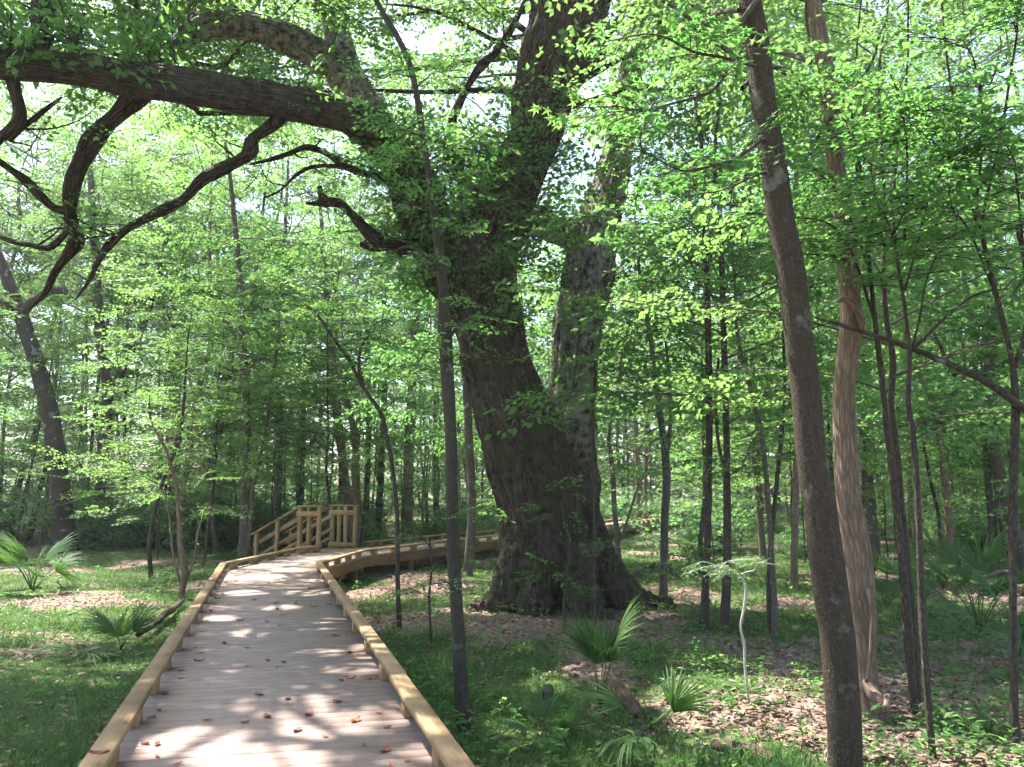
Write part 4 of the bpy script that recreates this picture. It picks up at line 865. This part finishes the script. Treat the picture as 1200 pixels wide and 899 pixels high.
rt = byname('slender mottled'); grow(rt, np.array(rt.location), [[(519, 320, 7.6), (490, 300, 7.4), (462, 296, 7.1)], [(515, 280, 7.6), (540, 255, 7.3), (565, 240, 7.0)], [(510, 250, 7.6), (480, 235, 7.3), (455, 225, 7.0)], [(522, 390, 7.6), (545, 372, 7.3), (560, 368, 7.0)], [(525, 430, 7.6), (505, 415, 7.3), (488, 425, 7.1)], [(495, 160, 7.6), (470, 150, 7.3), (450, 160, 7.0)], [(505, 225, 7.6), (530, 215, 7.2), (552, 205, 6.9)], [(498, 180, 7.6), (475, 190, 7.2), (452, 195, 6.9)], [(485, 105, 7.6), (505, 90, 7.3), (530, 88, 7.0)], [(482, 90, 7.6), (455, 85, 7.3), (435, 95, 7.0)], [(530, 600, 7.7), (545, 590, 7.5), (552, 592, 7.4)], [(534, 690, 7.7), (520, 682, 7.5), (512, 686, 7.4)], [(500, 190, 7.6), (530, 170, 7.4), (560, 160, 7.1)]], g, per=7, scale=.62)
rt = byname('thin dark curving'); grow(rt, np.array(rt.location), [[(400, 410, 13.4), (375, 372, 13.0), (350, 350, 12.6), (325, 345, 12.2)], [(428, 458, 13.4), (422, 415, 13.1), (440, 380, 12.7), (462, 372, 12.4)], [(415, 432, 13.4), (400, 390, 13.0), (402, 350, 12.6)], [(446, 484, 13.4), (475, 462, 13.0), (500, 458, 12.6)]], g, per=6, scale=.8)
star = make_spray_set(9, 5, L=.6, ls=.13, sub=5, flat=.3, dense=.8)
rt = byname('dark lichen'); grow(rt, np.array(rt.location), [[(900, 160, 6.1), (850, 190, 5.6), (790, 195, 5.1), (735, 175, 4.7)], [(892, 80, 6.1), (830, 60, 5.6), (770, 40, 5.1), (720, 50, 4.7)], [(905, 200, 6.1), (860, 215, 5.8), (800, 235, 5.4)], [(885, 30, 6.1), (840, 100, 5.5), (780, 120, 5.0), (715, 120, 4.6)]], g, kind='star', sprays=star, per=5, scale=.75)
rt = byname('left stem of the tall'); grow(rt, np.array(rt.location), [[(1026, 380, 8.6), (1000, 300, 7.8), (960, 260, 7.0), (900, 250, 6.4)], [(1020, 320, 8.6), (980, 220, 7.8), (930, 200, 7.2)], [(1015, 260, 8.6), (990, 140, 7.8), (940, 110, 7.0)]], g, per=6, scale=.95)
rt = byname('rightmost stem'); grow(rt, np.array(rt.location), [[(1066, 420, 7.2), (1090, 320, 6.6), (1130, 250, 6.0)], [(1062, 370, 7.2), (1040, 260, 6.6), (1010, 190, 6.0)], [(1060, 340, 7.2), (1100, 210, 6.4), (1150, 140, 5.8)], [(1060, 300, 7.2), (1060, 160, 6.2), (1040, 70, 5.6)]], g, per=6, scale=.9)
rt = byname('dark thin stem at the right'); grow(rt, np.array(rt.location), [[(1165, 340, 7.4), (1130, 260, 6.8), (1080, 220, 6.2)], [(1152, 280, 7.4), (1110, 170, 6.6), (1060, 130, 6.0)], [(1145, 240, 7.4), (1150, 110, 6.4), (1120, 40, 5.8)], [(1200, 300, 7.4), (1190, 200, 6.4), (1160, 130, 5.8)], [(1150, 260, 7.4), (1190, 60, 6.2), (1180, -20, 5.6)]], g, per=6, scale=.95)
rt = byname('dark straight trunk, right'); grow(rt, np.array(rt.location), [[(852, 650, 12.8), (830, 655, 12.3), (790, 650, 11.8)], [(851, 560, 12.8), (880, 540, 12.4), (920, 535, 12)], [(850, 360, 12.8), (810, 330, 11.5), (760, 330, 10.5)], [(849, 320, 12.8), (820, 270, 11.5), (780, 250, 10.5)], [(849, 340, 12.8), (880, 300, 11.8), (900, 290, 11)]], g, per=6, scale=.85)
near_branch('white_stick_sapling', 'crooked bleached-white stick sapling topped by a flat umbrella of leaves', 'sapling', 8.9, [(876, 812, 3.4), (873, 780, 3.2), (872, 755, 3.2), (868, 735, 3), (872, 712, 3), (874, 690, 3.5), (868, 674, 3)], [[(869, 676, 8.9), (845, 664, 8.7), (820, 657, 8.4)], [(868, 674, 8.9), (885, 664, 8.7), (905, 660, 8.4)], [(868, 674, 8.9), (862, 662, 8.5), (855, 655, 8.1)]], seed=5, per=5, scale=.42, bark='brightened')
near_branch('oak_foot_sapling', 'small leafy sapling standing in front of the oak foot', 'sapling', 12.6, [(663, 765, 3.5), (661, 720, 3.5), (664, 680, 3), (668, 640, 3), (660, 600, 2.5), (664, 570, 2)], [[(664, 680, 12.6), (640, 668, 12.4), (612, 672, 12.2)], [(666, 650, 12.6), (690, 640, 12.3), (705, 645, 12.1)], [(662, 610, 12.6), (640, 595, 12.3), (610, 588, 12)], [(664, 585, 12.6), (690, 578, 12.3), (715, 582, 12)], [(663, 700, 12.6), (680, 690, 12.4), (695, 694, 12.2)]], seed=6, per=4, scale=.5)
near_branch('vine_sapling', 'thin twisting sapling in front of the rear oak stem with airy leaves', 'sapling', 13.5, [(697, 700, 4), (697, 640, 4), (697, 570, 4), (694, 500, 4), (697, 440, 4), (690, 400, 3.5), (672, 460, 3), (678, 380, 3), (668, 300, 2)], [[(697, 560, 13.5), (720, 545, 13.2), (740, 548, 12.9)], [(695, 500, 13.5), (670, 490, 13.2), (655, 492, 12.9)], [(697, 440, 13.5), (730, 425, 13.1), (765, 425, 12.7)], [(692, 410, 13.5), (720, 380, 13.0), (750, 370, 12.6)], [(690, 400, 13.5), (725, 350, 13), (750, 335, 12.5)]], seed=8, per=4, scale=.7)
near_branch('shade_sapling', 'dark leafy sapling beside the walkway posts left of the slender tree', 'sapling', 12.2, [(505, 745, 3), (503, 700, 3), (506, 660, 2.5), (503, 630, 2)], [[(503, 700, 12.2), (485, 692, 12), (470, 695, 11.8)], [(505, 665, 12.2), (525, 655, 12), (540, 660, 11.8)], [(504, 640, 12.2), (490, 625, 12), (478, 622, 11.8)]], seed=9, per=7, scale=.5)
#@@LATER
# ------------------------------------------------------------------ the wood behind: every trunk its own tree
g = np.random.default_rng(5); random.seed(5)
def clear_of_walk(x, y, m=2.2):
    p = np.array([x, y])
    for i in range(len(CL) - 1):
        a_, b_ = CL[i], CL[i + 1]; t = np.clip((p - a_).dot(b_ - a_) / (b_ - a_).dot(b_ - a_), 0, 1)
        if np.linalg.norm(p - a_ - t * (b_ - a_)) < m: return False
    return np.hypot(x + 6.4, y - 23.4) > 2.2
def shades_a_gap(x, y, h0, H, R):
    for c, r in GAPS:
        for h in np.linspace(h0, H, 6):
            q = c + SUNV * ((h + .6) / SUNV[2])
            if r >= .5 and np.hypot(q[0] - x, q[1] - y) < R * (1.05 - .5 * abs(h - (h0 + H) / 2) / (H - h0)): return True
    return False
def region(px):
    return 0 if px < 250 else 1 if px < 560 else 2 if px < 900 else 3
REG = ['at the left beyond the meadow', 'behind the stairs and walkway', 'right of the giant oak', 'at the right behind the leaning trunk']
placed = []
def scatter(n, D0, D1, spacing, fn, spread=1.12, pw=1.0, shade=None):
    k = tries = 0
    while k < n and tries < n * 60:
        tries += 1
        D = D0 + (D1 - D0) * g.random() ** pw; px = 600 + (g.random() - .5) * 1200 * spread; x = (px - 600) / F * D
        if -30 < px < 130 and D < 30.5: continue            # the curved far-left trunk stands free
        if 680 < px < 800 and D < 47: continue              # open view to the far end of the walk
        if not clear_of_walk(x, D) or any((x - a) ** 2 + (D - b) ** 2 < spacing ** 2 for a, b in placed): continue
        if shade and shades_a_gap(x, D, *shade): continue
        placed.append((x, D)); fn(x, D, px); k += 1
LAND = [(70, 'the thick far left trunk'), (120, 'the grey V-forked tree'), (205, 'the tall double-topped tree'), (252, 'the trunk with a broken limb'), (287, 'the kerbside trunk'), (340, 'the stair handrail'), (400, 'the pale sunlit trunk'), (452, 'the curved sapling'), (478, 'the broad pinkish trunk'), (530, 'the slender tree'), (640, 'the giant oak'), (720, 'the thin crooked stem'), (779, 'the bent-topped trunk'), (828, 'the dark pole pair'), (905, 'the small stem clump'), (950, 'the big leaning trunk'), (997, 'the vine-wrapped trunk'), (1060, 'the thin-stemmed clump'), (1108, 'the far pale forked trunk'), (1160, 'the grey bent-topped trunk'), (1189, 'the right edge stem')]
WOOD = []
def note(root, look, cat, px, y):
    a_, nm = min(LAND, key=lambda q: abs(q[0] - px)); d_ = px - a_
    rel = ('just left of ' if d_ < 0 else 'just right of ') if abs(d_) < 25 else ('well left of ' if d_ < 0 else 'well right of ')
    if abs(d_) < 6: rel = 'straight behind '
    root['category'] = cat; WOOD.append((look + ' ' + rel + nm, y, root))
def bg_tree(x, y, px, H_=None):
    z = float(gh(x, y)); H = H_ or g.uniform(18, 27); root = empty('woodland_tree', (x, y, z), None, None, 'background trees'); s = g.uniform(.5, 1.25); bk = int(g.choice([0, 0, 1, 1, 2]))
    tr = link('trunk', PT[g.integers(0, 6)][bk], root); tr.scale = (s, s, H / 16); tr.rotation_euler = (g.normal(0, .035), g.normal(0, .035), g.uniform(0, 6.28))
    crown_on(root, 'can', H * 1.04, (0, 0, 0), None, g.uniform(.75, 1.05))
    note(root, ('tall %s %s trunk' % ('slim' if s < .75 else 'stout' if s > 1.0 else 'straight', ('grey', 'dark', 'pale')[bk])), 'tree', px, y)
def bg_und(x, y, px):
    z = float(gh(x, y)); H = g.uniform(6, 10.5); root = empty('understory_tree', (x, y, z), None, None, 'understory trees'); bk = int(g.choice([0, 1, 1]))
    tr = link('trunk', PT[g.integers(0, 6)][bk], root); s = g.uniform(.3, .55); tr.scale = (s, s, H / 17); tr.rotation_euler = (g.normal(0, .05), g.normal(0, .05), g.uniform(0, 6.28))
    crown_on(root, 'und', H, (0, 0, 0), None, g.uniform(.9, 1.2))
    note(root, '%s leafy understory tree' % ('low' if H < 7.3 else 'tall' if H > 9 else 'midsize'), 'tree', px, y)
def bg_sap(x, y, px):
    z = float(gh(x, y)); H = g.uniform(3.2, 6.0); root = empty('leafy_sapling', (x, y, z), None, None, 'woodland saplings')
    tr = link('trunk', PT[g.integers(0, 6)][1], root); s = g.uniform(.14, .24); tr.scale = (s, s, H / 17)
    crown_on(root, 'sap', H, (0, 0, 0), None, g.uniform(1.1, 1.6))
    note(root, '%s layered sapling' % ('short' if H < 4.2 else 'tall' if H > 5.2 else 'slender'), 'sapling', px, y)
def bg_stem(x, y, px):
    z = float(gh(x, y)); H = g.uniform(8, 13); root = empty('thin_stem_tree', (x, y, z), None, None, 'thin-stemmed trees'); bk = int(g.choice([0, 1, 1, 2]))
    tr = link('trunk', PT[g.integers(0, 6)][bk], root); s = g.uniform(.28, .55); tr.scale = (s * 1.3, s * 1.3, H / 16); tr.rotation_euler = (g.normal(0, .06), g.normal(0, .06), g.uniform(0, 6.28))
    crown_on(root, 'sap', 4.5, (0, 0, H - 4.8), None, g.uniform(1.0, 1.5))
    note(root, 'bare %s %s stem' % ('thin' if s < .42 else 'sturdy', ('grey', 'dark', 'pale')[bk]), 'tree', px, y)
def bg_shrub(x, y, px):
    z = float(gh(x, y)); H = g.uniform(1.2, 3.0); root = empty('leafy_shrub', (x, y, z), None, None, 'woodland shrubs')
    lm, wm = PROTO['shrub'][g.integers(0, 4)]; s = H / 2.0; rz = g.uniform(0, 6.28)
    for nme, me in (('foliage', lm), ('stems', wm)):
        o = link(nme, me, root); o.scale = (s * 1.15, s * 1.15, s); o.rotation_euler[2] = rz
    note(root, '%s leafy shrub' % ('low' if H < 1.8 else 'tall' if H > 2.4 else 'rounded'), 'shrub', px, y)
def bg_far(x, y, px):
    z = float(gh(x, y)); H = g.uniform(18, 29); root = empty('distant_tree', (x, y, z), None, None, 'distant trees')
    tr = link('trunk', PT[g.integers(0, 6)][0], root); s = g.uniform(.8, 1.5); tr.scale = (s, s, H / 16.5)
    crown_on(root, 'far', H, (0, 0, 0), None, g.uniform(.9, 1.2))
    note(root, 'distant pale green tree', 'tree', px, y)
scatter(42, 24, 60, 2.2, bg_tree, 1.25, shade=(9, 24, 3.6))
scatter(60, 20, 52, 1.7, bg_und, 1.2, shade=(3, 8, 2.2))
scatter(46, 17, 44, 1.4, bg_sap, 1.15)
scatter(60, 22, 58, 1.0, bg_stem, 1.15)
for px, D, H_ in ((150, 34, 21), (228, 30, 17), (330, 33, 19), (105, 42, 25), (255, 43, 25), (20, 38, 22), (190, 47, 28), (330, 45, 27), (400, 42, 24), (60, 50, 28)):
    x = (px - 600) / F * D; bg_tree(x, D, px, H_)
scatter(70, 27, 60, 1.2, bg_shrub, 1.15)
for px, D in ((150, 30), (182, 32), (215, 31), (240, 30), (262, 31), (300, 31), (330, 33), (360, 34), (100, 34), (130, 36), (400, 34)):
    bg_shrub((px - 600) / F * D, D, px)
scatter(70, 56, 88, 2.6, bg_far, 1.3)
byl = {}
for lab, y, root in WOOD: byl.setdefault(lab, []).append((y, root))
for lab, its in byl.items():
    its.sort(key=lambda q: q[0]); n = len(its)
    for k, (y, root) in enumerate(its):
        root['label'] = lab if n == 1 else lab + ', ' + ('nearest' if k == 0 else 'farthest' if k == n - 1 else ('second nearest', 'third nearest', 'fourth nearest', 'fifth nearest', 'sixth nearest', 'seventh nearest', 'eighth nearest', 'ninth nearest', 'tenth nearest', 'eleventh nearest', 'twelfth nearest')[min(10, k - 1)])
# trees added beside and behind the camera so their crowns shade the scene
SIDE = [(-12, 4, 17, 'left of the walk, out of the picture'), (-7.5, -3, 16, 'behind on the left'), (14, 22, 18, 'far right of the grass')]
for x, y, H, where in SIDE:
    root = empty('shade_tree', (x, y, float(gh(x, y))), 'added tall shade tree ' + where, 'tree', 'added shade trees beside the walk')
    tr = link('trunk', PT[int(abs(x)) % 6][0], root); tr.scale = (1.3, 1.3, H / 16); crown_on(root, 'can', H, (0, 0, 0), int(abs(y)), 1.05)
# far mass of foliage closing the view
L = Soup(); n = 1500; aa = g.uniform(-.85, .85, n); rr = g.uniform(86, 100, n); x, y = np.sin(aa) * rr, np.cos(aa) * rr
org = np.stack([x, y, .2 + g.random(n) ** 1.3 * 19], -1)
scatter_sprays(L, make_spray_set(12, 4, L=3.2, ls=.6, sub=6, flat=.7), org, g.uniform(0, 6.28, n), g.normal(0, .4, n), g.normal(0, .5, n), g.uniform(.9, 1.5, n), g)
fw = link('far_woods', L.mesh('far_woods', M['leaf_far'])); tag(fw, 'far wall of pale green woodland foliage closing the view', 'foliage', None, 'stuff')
# ------------------------------------------------------------------ palmettos
def frond_mesh(seed, n=24, L=.74, spread=2.5, fold=.18, droop=.25, dead=False):
    """a fan leaf: stalk foot at the origin, fan opening along +X, in the XY plane (Z up side)"""
    gg = np.random.default_rng(seed); S = Soup()
    for k in range(n):
        a = (-spread / 2 + spread * k / (n - 1)) + gg.normal(0, .02); l = L * (1 - .30 * abs(a / spread * 2) ** 2) * gg.uniform(.85, 1.08); wd = L * .017
        d = np.array([math.cos(a), math.sin(a)]); s_ = np.array([-d[1], d[0]]); V = []; m = 5
        dr = -droop * gg.uniform(.4, 1.7); sg = fold * (1 if k % 2 else -1)
        for j in range(m + 1):
            t = j / m; w_ = wd * (.12 + 1.2 * min(1, t * 3.2)) * max(.02, 1 - t ** 2.2) ** .8; z = dr * l * t ** 2.4 + .10 * l * math.sin(t * 2.2)
            c = d * l * t
            V += [[*(c + s_ * w_), z - w_ * .5], [*c, z + w_ * .35], [*(c - s_ * w_), z - w_ * .5]]
        q = []
        for j in range(m):
            o = j * 3; q += [[o, o + 3, o + 4, o + 1], [o + 1, o + 4, o + 5, o + 2]]
        S.add(np.array(V), np.array(q), tint=np.full(len(V), gg.random() * .7))
    return S.mesh('frond', M['palm_dead'] if dead else M['palm'])
FR = [frond_mesh(60 + i, n=int(17 + 2 * (i % 3)), spread=1.5 + .45 * (i % 3), droop=.08 + .1 * (i % 4)) for i in range(5)]; FD = frond_mesh(80, n=18, spread=1.6, droop=.9, dead=True)
def stalk_mesh():
    v, f, b_ = tube(np.array([[0, 0, 0], [.5, 0, .03], [1, 0, 0]]), [.012, .009, .007], 5); return np_mesh('stalk', v, f, M['palm'], True, {'tint': np.full(len(v), .6)})
SK = stalk_mesh()
from mathutils import Vector, Matrix
def palmetto(label, x, y, size, nf, stalk=.7, up=(.5, 1.35), seed=0, dead=0, height=0.0, arc=(0, 6.28)):
    gg = np.random.default_rng(seed); z = float(gh(x, y)); root = empty('palmetto', (x, y, z), label, 'palmetto', 'palmettos on the forest floor')
    if height > 0:
        P = np.array([[0, 0, -.1], [.05, 0, height * .5], [.02, .03, height]]); v, f, b_ = tube(catmull(P, 10), np.full(10, .07 * size + .02), 10, wob=.25); link('stem', np_mesh('stem', v, f, M['wood_dead'], True, {'bark': b_}), root)
    for k in range(nf + dead):
        isd = k >= nf
        a = arc[0] + (arc[1] - arc[0]) * (k + gg.random() * .7) / max(1, nf); e = gg.uniform(*up) if not isd else gg.uniform(-.5, .1); sl = stalk * size * gg.uniform(.75, 1.15)
        d = Vector((math.cos(a) * math.cos(e), math.sin(a) * math.cos(e), math.sin(e)))
        side = Vector((-math.sin(a), math.cos(a), 0)); upv = d.cross(side); upv = upv if upv.z > 0 or abs(upv.z) < .05 else -upv
        side = upv.cross(d); Mx = Matrix((d, side, upv)).transposed()
        o = link('stalk', SK, root, (0, 0, height)); o.rotation_euler = Mx.to_euler(); o.scale = (sl, size * .9, size * .9)
        tip = d * sl + Vector((0, 0, height)); e2 = e - gg.uniform(.15, .7); d2 = Vector((math.cos(a) * math.cos(e2), math.sin(a) * math.cos(e2), math.sin(e2)))
        up2 = d2.cross(side); up2 = up2 if up2.z > 0 else -up2; side2 = up2.cross(d2); rl = gg.normal(0, .5)
        M2 = Matrix((d2, side2, up2)).transposed() @ Matrix.Rotation(rl, 3, 'X')
        f_ = link('frond', FD if isd else FR[gg.integers(0, 5)], root, tip); f_.rotation_euler = M2.to_euler(); sF = size * gg.uniform(.85, 1.15); f_.scale = (sF, sF, sF)
def gp(px, py): q = ground_hit(px, py); return q[0], q[1]
palmetto('large dark fan palmetto at the left edge in front of the thick far left trunk', *gp(38, 694), 1.15, 11, .75, (.35, 1.35), 1)
palmetto('small upright bright palmetto in the bare patch left of the kerb', *gp(142, 762), .78, 5, .35, (.9, 1.45), 2)
palmetto('low dark palmetto in the shade below the small upright one', *gp(96, 775), .62, 5, .3, (.2, .8), 3)
palmetto('upright palmetto in the litter midway between slender tree and leaning trunk', *gp(703, 838), .78, 7, .75, (.95, 1.45), 4)
palmetto('drooping palmetto with bent fronds right of the upright one near the log', *gp(765, 880), .72, 5, .6, (.2, 1.0), 5, dead=1)
palmetto('pale sunlit palmetto behind the vine-wrapped trunk', *gp(1038, 712), 1.05, 8, .8, (.6, 1.4), 6)
palmetto('big dark palmetto between the thin-stemmed clump and the right edge stem', *gp(1148, 742), 1.15, 11, .95, (.4, 1.4), 7)
palmetto('palmetto at the right edge with brown dead fronds hanging at its foot', *gp(1195, 770), 1.0, 8, .9, (.3, 1.2), 8, dead=4)
palmetto('palmetto behind the thin-stemmed clump, partly hidden', *gp(1105, 690), 1.0, 8, .8, (.5, 1.4), 9)
palmetto('small spiky palmetto in the grass right of the oak', *gp(818, 652), .8, 7, .6, (.4, 1.3), 10)
palmetto('small low palmetto seedling beside the kerb bottom right of the walk', *gp(640, 872), .5, 4, .4, (.6, 1.3), 11)
# ------------------------------------------------------------------ fallen wood
def log(name, label, pts, cat='log', mat='wood_dead', lift=.0, br=()):
    P, R = [], []
    for (px, py, w_) in pts:
        q = ground_hit(px, py); r = w_ / 2 / F * q[1]; P.append(q + np.array([0, 0, r * .6 + lift])); R.append(r)
    P = np.array(P); base = P[0].copy(); base[2] -= R[0]; root = empty(name, base, label, cat)
    q = catmull(np.column_stack([P, R]), 22); v, f, b_ = tube(q[:, :3] - base, np.maximum(q[:, 3], .004), 11, wob=.22, seed=int(pts[0][0])); link('stem', np_mesh('stem', v, f, M[mat], True, {'bark': b_}), root)
    return root
log('fallen_log', 'short rotting brown log lying in the litter beside the upright palmetto', [(716, 806, 15), (728, 818, 17), (742, 834, 16), (752, 845, 12)])
log('fallen_log', 'reddish rotten log lying at bottom right before the sunlit patch', [(838, 878, 14), (858, 884, 17), (885, 888, 16), (905, 897, 12)])
log('fallen_branch', 'thin dark dead branch lying against the left kerb', [(160, 756, 5), (180, 742, 7), (200, 726, 7), (214, 712, 4)], 'branch', 'bark_dark', .12)
log('fallen_branch', 'crooked dead branch on the grass right of the oak roots', [(738, 684, 4), (755, 672, 6), (772, 668, 6), (790, 674, 4), (800, 684, 2)], 'branch', 'bark_dark', .1)
log('fallen_branch', 'leaning dead branch in the right background behind the palmettos', [(1148, 700, 5), (1180, 690, 6), (1215, 700, 6)], 'branch', 'bark_grey', .35)
log('stump', 'short mossy stump in the litter left of the upright palmetto', [(640, 838, 11), (641, 834, 12), (642, 830, 12)], 'stump', 'bark_dark', .16)
# ------------------------------------------------------------------ grass, seedlings, litter (uncountable)
def off_walk(x, y, m=HW + .02):
    ok = np.ones(len(x), bool)
    for i in range(len(CL) - 1):
        a_, b_ = CL[i], CL[i + 1]; ab = b_ - a_; t = np.clip(((x - a_[0]) * ab[0] + (y - a_[1]) * ab[1]) / ab.dot(ab), 0, 1)
        ok &= np.hypot(x - a_[0] - t * ab[0], y - a_[1] - t * ab[1]) > m
    return ok
def cone(n, D0, D1, pw=.75, spread=1.25):
    D = D0 + (D1 - D0) * g.random(n) ** (1 / pw) ; px = (g.random(n) - .5) * 1200 * spread; return px / F * D, D
x, y = cone(400000, 2.5, 42, .6); x += g.normal(0, .15, len(x))
cl = fbm(x * 2.3 + 9, y * 2.3) ; pr = np.clip((grassiness(x, y) - .25) * 1.7, 0.03, 1) * np.clip((cl - .30) * 3.2, .05, 1)
k = (g.random(len(x)) < pr * .85) & off_walk(x, y); x, y = x[k], y[k]; n = len(x)
sz = (g.uniform(.06, .17, n) * (.75 + .9 * np.clip(vnoise(x * .9, y * .9) - .3, 0, 1))); wd = .05 + .004 * y
d = np.stack([g.normal(0, .55, n), g.normal(0, .55, n), np.ones(n)], -1); nr = np.stack([g.normal(0, 1, n), g.normal(0, 1, n), g.normal(0, .2, n)], -1)
V, Fc, kk = leaf_frames_to_mesh(np.stack([x, y, gh(x, y) - .01], -1), d, nr, sz, 'blade', .085)
gr = link('grass', np_mesh('grass', V, Fc, M['grass'], False, {'tint': np.repeat(np.clip(g.random(n) * .7 + .5 * (vnoise(x * .5, y * .5) - .3), 0, 1), kk)}))
tag(gr, 'short green grass and sedge growing in patches on the forest floor', 'grass', None, 'stuff')
print('grass blades', n)
x, y = cone(14000, 2.5, 30, .6); k = off_walk(x, y, 1.1) & (g.random(len(x)) < np.clip(fbm(x * .8 + 3, y * .8 + 8) * 3 - 1.1, .04, 1) * np.where((x > -2) & (y < 15), 1, .4)); x, y = x[k], y[k]; n = len(x)
h = g.uniform(.05, .28, n); m = 7; ang = g.uniform(0, 6.28, (n, m)); el = g.normal(.15, .3, (n, m)); hh = h[:, None] * g.uniform(.5, 1, (n, m))
pos = np.stack([np.repeat(x[:, None], m, 1) + .02 * np.cos(ang), np.repeat(y[:, None], m, 1) + .02 * np.sin(ang), gh(x, y)[:, None] + hh], -1).reshape(-1, 3)
dd = np.stack([np.cos(ang) * np.cos(el), np.sin(ang) * np.cos(el), np.sin(el)], -1).reshape(-1, 3)
V, Fc, kk = leaf_frames_to_mesh(pos, dd, np.stack([g.normal(0, .3, n * m), g.normal(0, .3, n * m), np.ones(n * m)], -1), np.repeat(h * .24 + .028, m) * g.uniform(.7, 1.3, n * m), 'diamond', .27)
ug = link('undergrowth', np_mesh('undergrowth', V, Fc, M['leaf_near'], False, {'tint': np.repeat(g.random(n * m), kk)})); tag(ug, 'low leafy seedlings scattered over the forest floor', 'seedlings', None, 'stuff')
x, y = cone(110000, 2.3, 30, .55); k = off_walk(x, y) & (g.random(len(x)) < 1.05 - .93 * grassiness(x, y)); x, y = x[k], y[k]; n = len(x)
az = g.uniform(0, 6.28, n); dd = np.stack([np.cos(az), np.sin(az), g.normal(0, .22, n)], -1)
V, Fc, kk = leaf_frames_to_mesh(np.stack([x, y, gh(x, y) + g.uniform(.004, .03, n)], -1), dd, np.stack([g.normal(0, .3, n), g.normal(0, .3, n), np.ones(n)], -1), g.uniform(.045, .115, n), 'diamond', .27, .1)
lt = link('leaf_litter', np_mesh('leaf_litter', V, Fc, M['litter'], False, {'tint': np.repeat(g.random(n), kk)})); tag(lt, 'dry brown and pinkish fallen leaves covering the forest floor', 'leaf litter', None, 'stuff')
print('litter', n)
# ------------------------------------------------------------------ dead leaves lying on the deck
def dead_leaf_mesh(seed):
    gg = np.random.default_rng(seed); n = 7; S = []
    for j in range(n):
        t = j / (n - 1); w_ = .26 * math.sin(math.pi * (t * .92 + .04)) ** .8 * gg.uniform(.8, 1.15); z = .16 * (t - .5) ** 2 * 2 + gg.normal(0, .015)
        S += [[t - .5, w_, z + .12 * gg.uniform(.3, 1.2)], [t - .5, 0, z], [t - .5, -w_, z + .12 * gg.uniform(.2, 1.2)]]
    q = []
    for j in range(n - 1):
        o = j * 3; q += [[o, o + 1, o + 4, o + 3], [o + 1, o + 2, o + 5, o + 4]]
    V = np.array(S); V[:, 2] -= V[:, 2].min() - .004
    return np_mesh('dead_leaf', V, np.array(q), M['dead_red'], False, {'tint': np.full(len(V), gg.random())})
DL = [dead_leaf_mesh(i) for i in range(6)]
n = 0
dirn = (CL[1] - CL[0]) / np.linalg.norm(CL[1] - CL[0]); nrm2 = np.array([dirn[1], -dirn[0]])
while n < 95:
    yy = 4.3 + 12.3 * g.random() ** 1.5; c = CL[0] + (CL[1] - CL[0]) * (yy - CL[0][1]) / (CL[1][1] - CL[0][1]); s_ = g.uniform(-.84, .84)
    if g.random() < .35: s_ = (.84 - abs(g.normal(0, .1))) * (1 if g.random() < .5 else -1); s_ = max(-.84, min(.84, s_))
    q = c + nrm2 * s_; o = link('fallen_leaf', DL[n % 6], None, (q[0], q[1], .003)); k = g.uniform(.045, .11); o.scale = (k, k, k); o.rotation_euler = (0, 0, g.uniform(0, 6.28))
    tag(o, 'small curled reddish-brown dead leaf lying on the grey deck planks', 'leaf', 'dead leaves on the deck'); n += 1
q = at(117, 868, 4.5); o = link('fallen_leaf', DL[2], None, (q[0], q[1], .21)); o.scale = (.11, .11, .11); tag(o, 'dark red dead leaf lying on top of the left kerb rail', 'leaf', 'dead leaves on the deck')
# ------------------------------------------------------------------ humid air
hm = bpy.data.materials.new('humid_air'); hm.use_nodes = True; t = hm.node_tree; t.nodes.clear()
ho = t.nodes.new('ShaderNodeOutputMaterial'); hv = t.nodes.new('ShaderNodeVolumePrincipled')
hv.inputs['Color'].default_value = (.97, .98, .95, 1); hv.inputs['Density'].default_value = .0006; hv.inputs['Anisotropy'].default_value = .25
t.links.new(hv.outputs[0], ho.inputs['Volume'])
v, f = hexa([(-173, -159, -2), (173, -159, -2), (173, 187, -2), (-173, 187, -2)], [(-173, -159, 34), (173, -159, 34), (173, 187, 34), (-173, 187, 34)])
hz = link('haze', np_mesh('haze', v, f, hm)); tag(hz, 'thin pale humid air between the trees', 'haze', None, 'stuff')
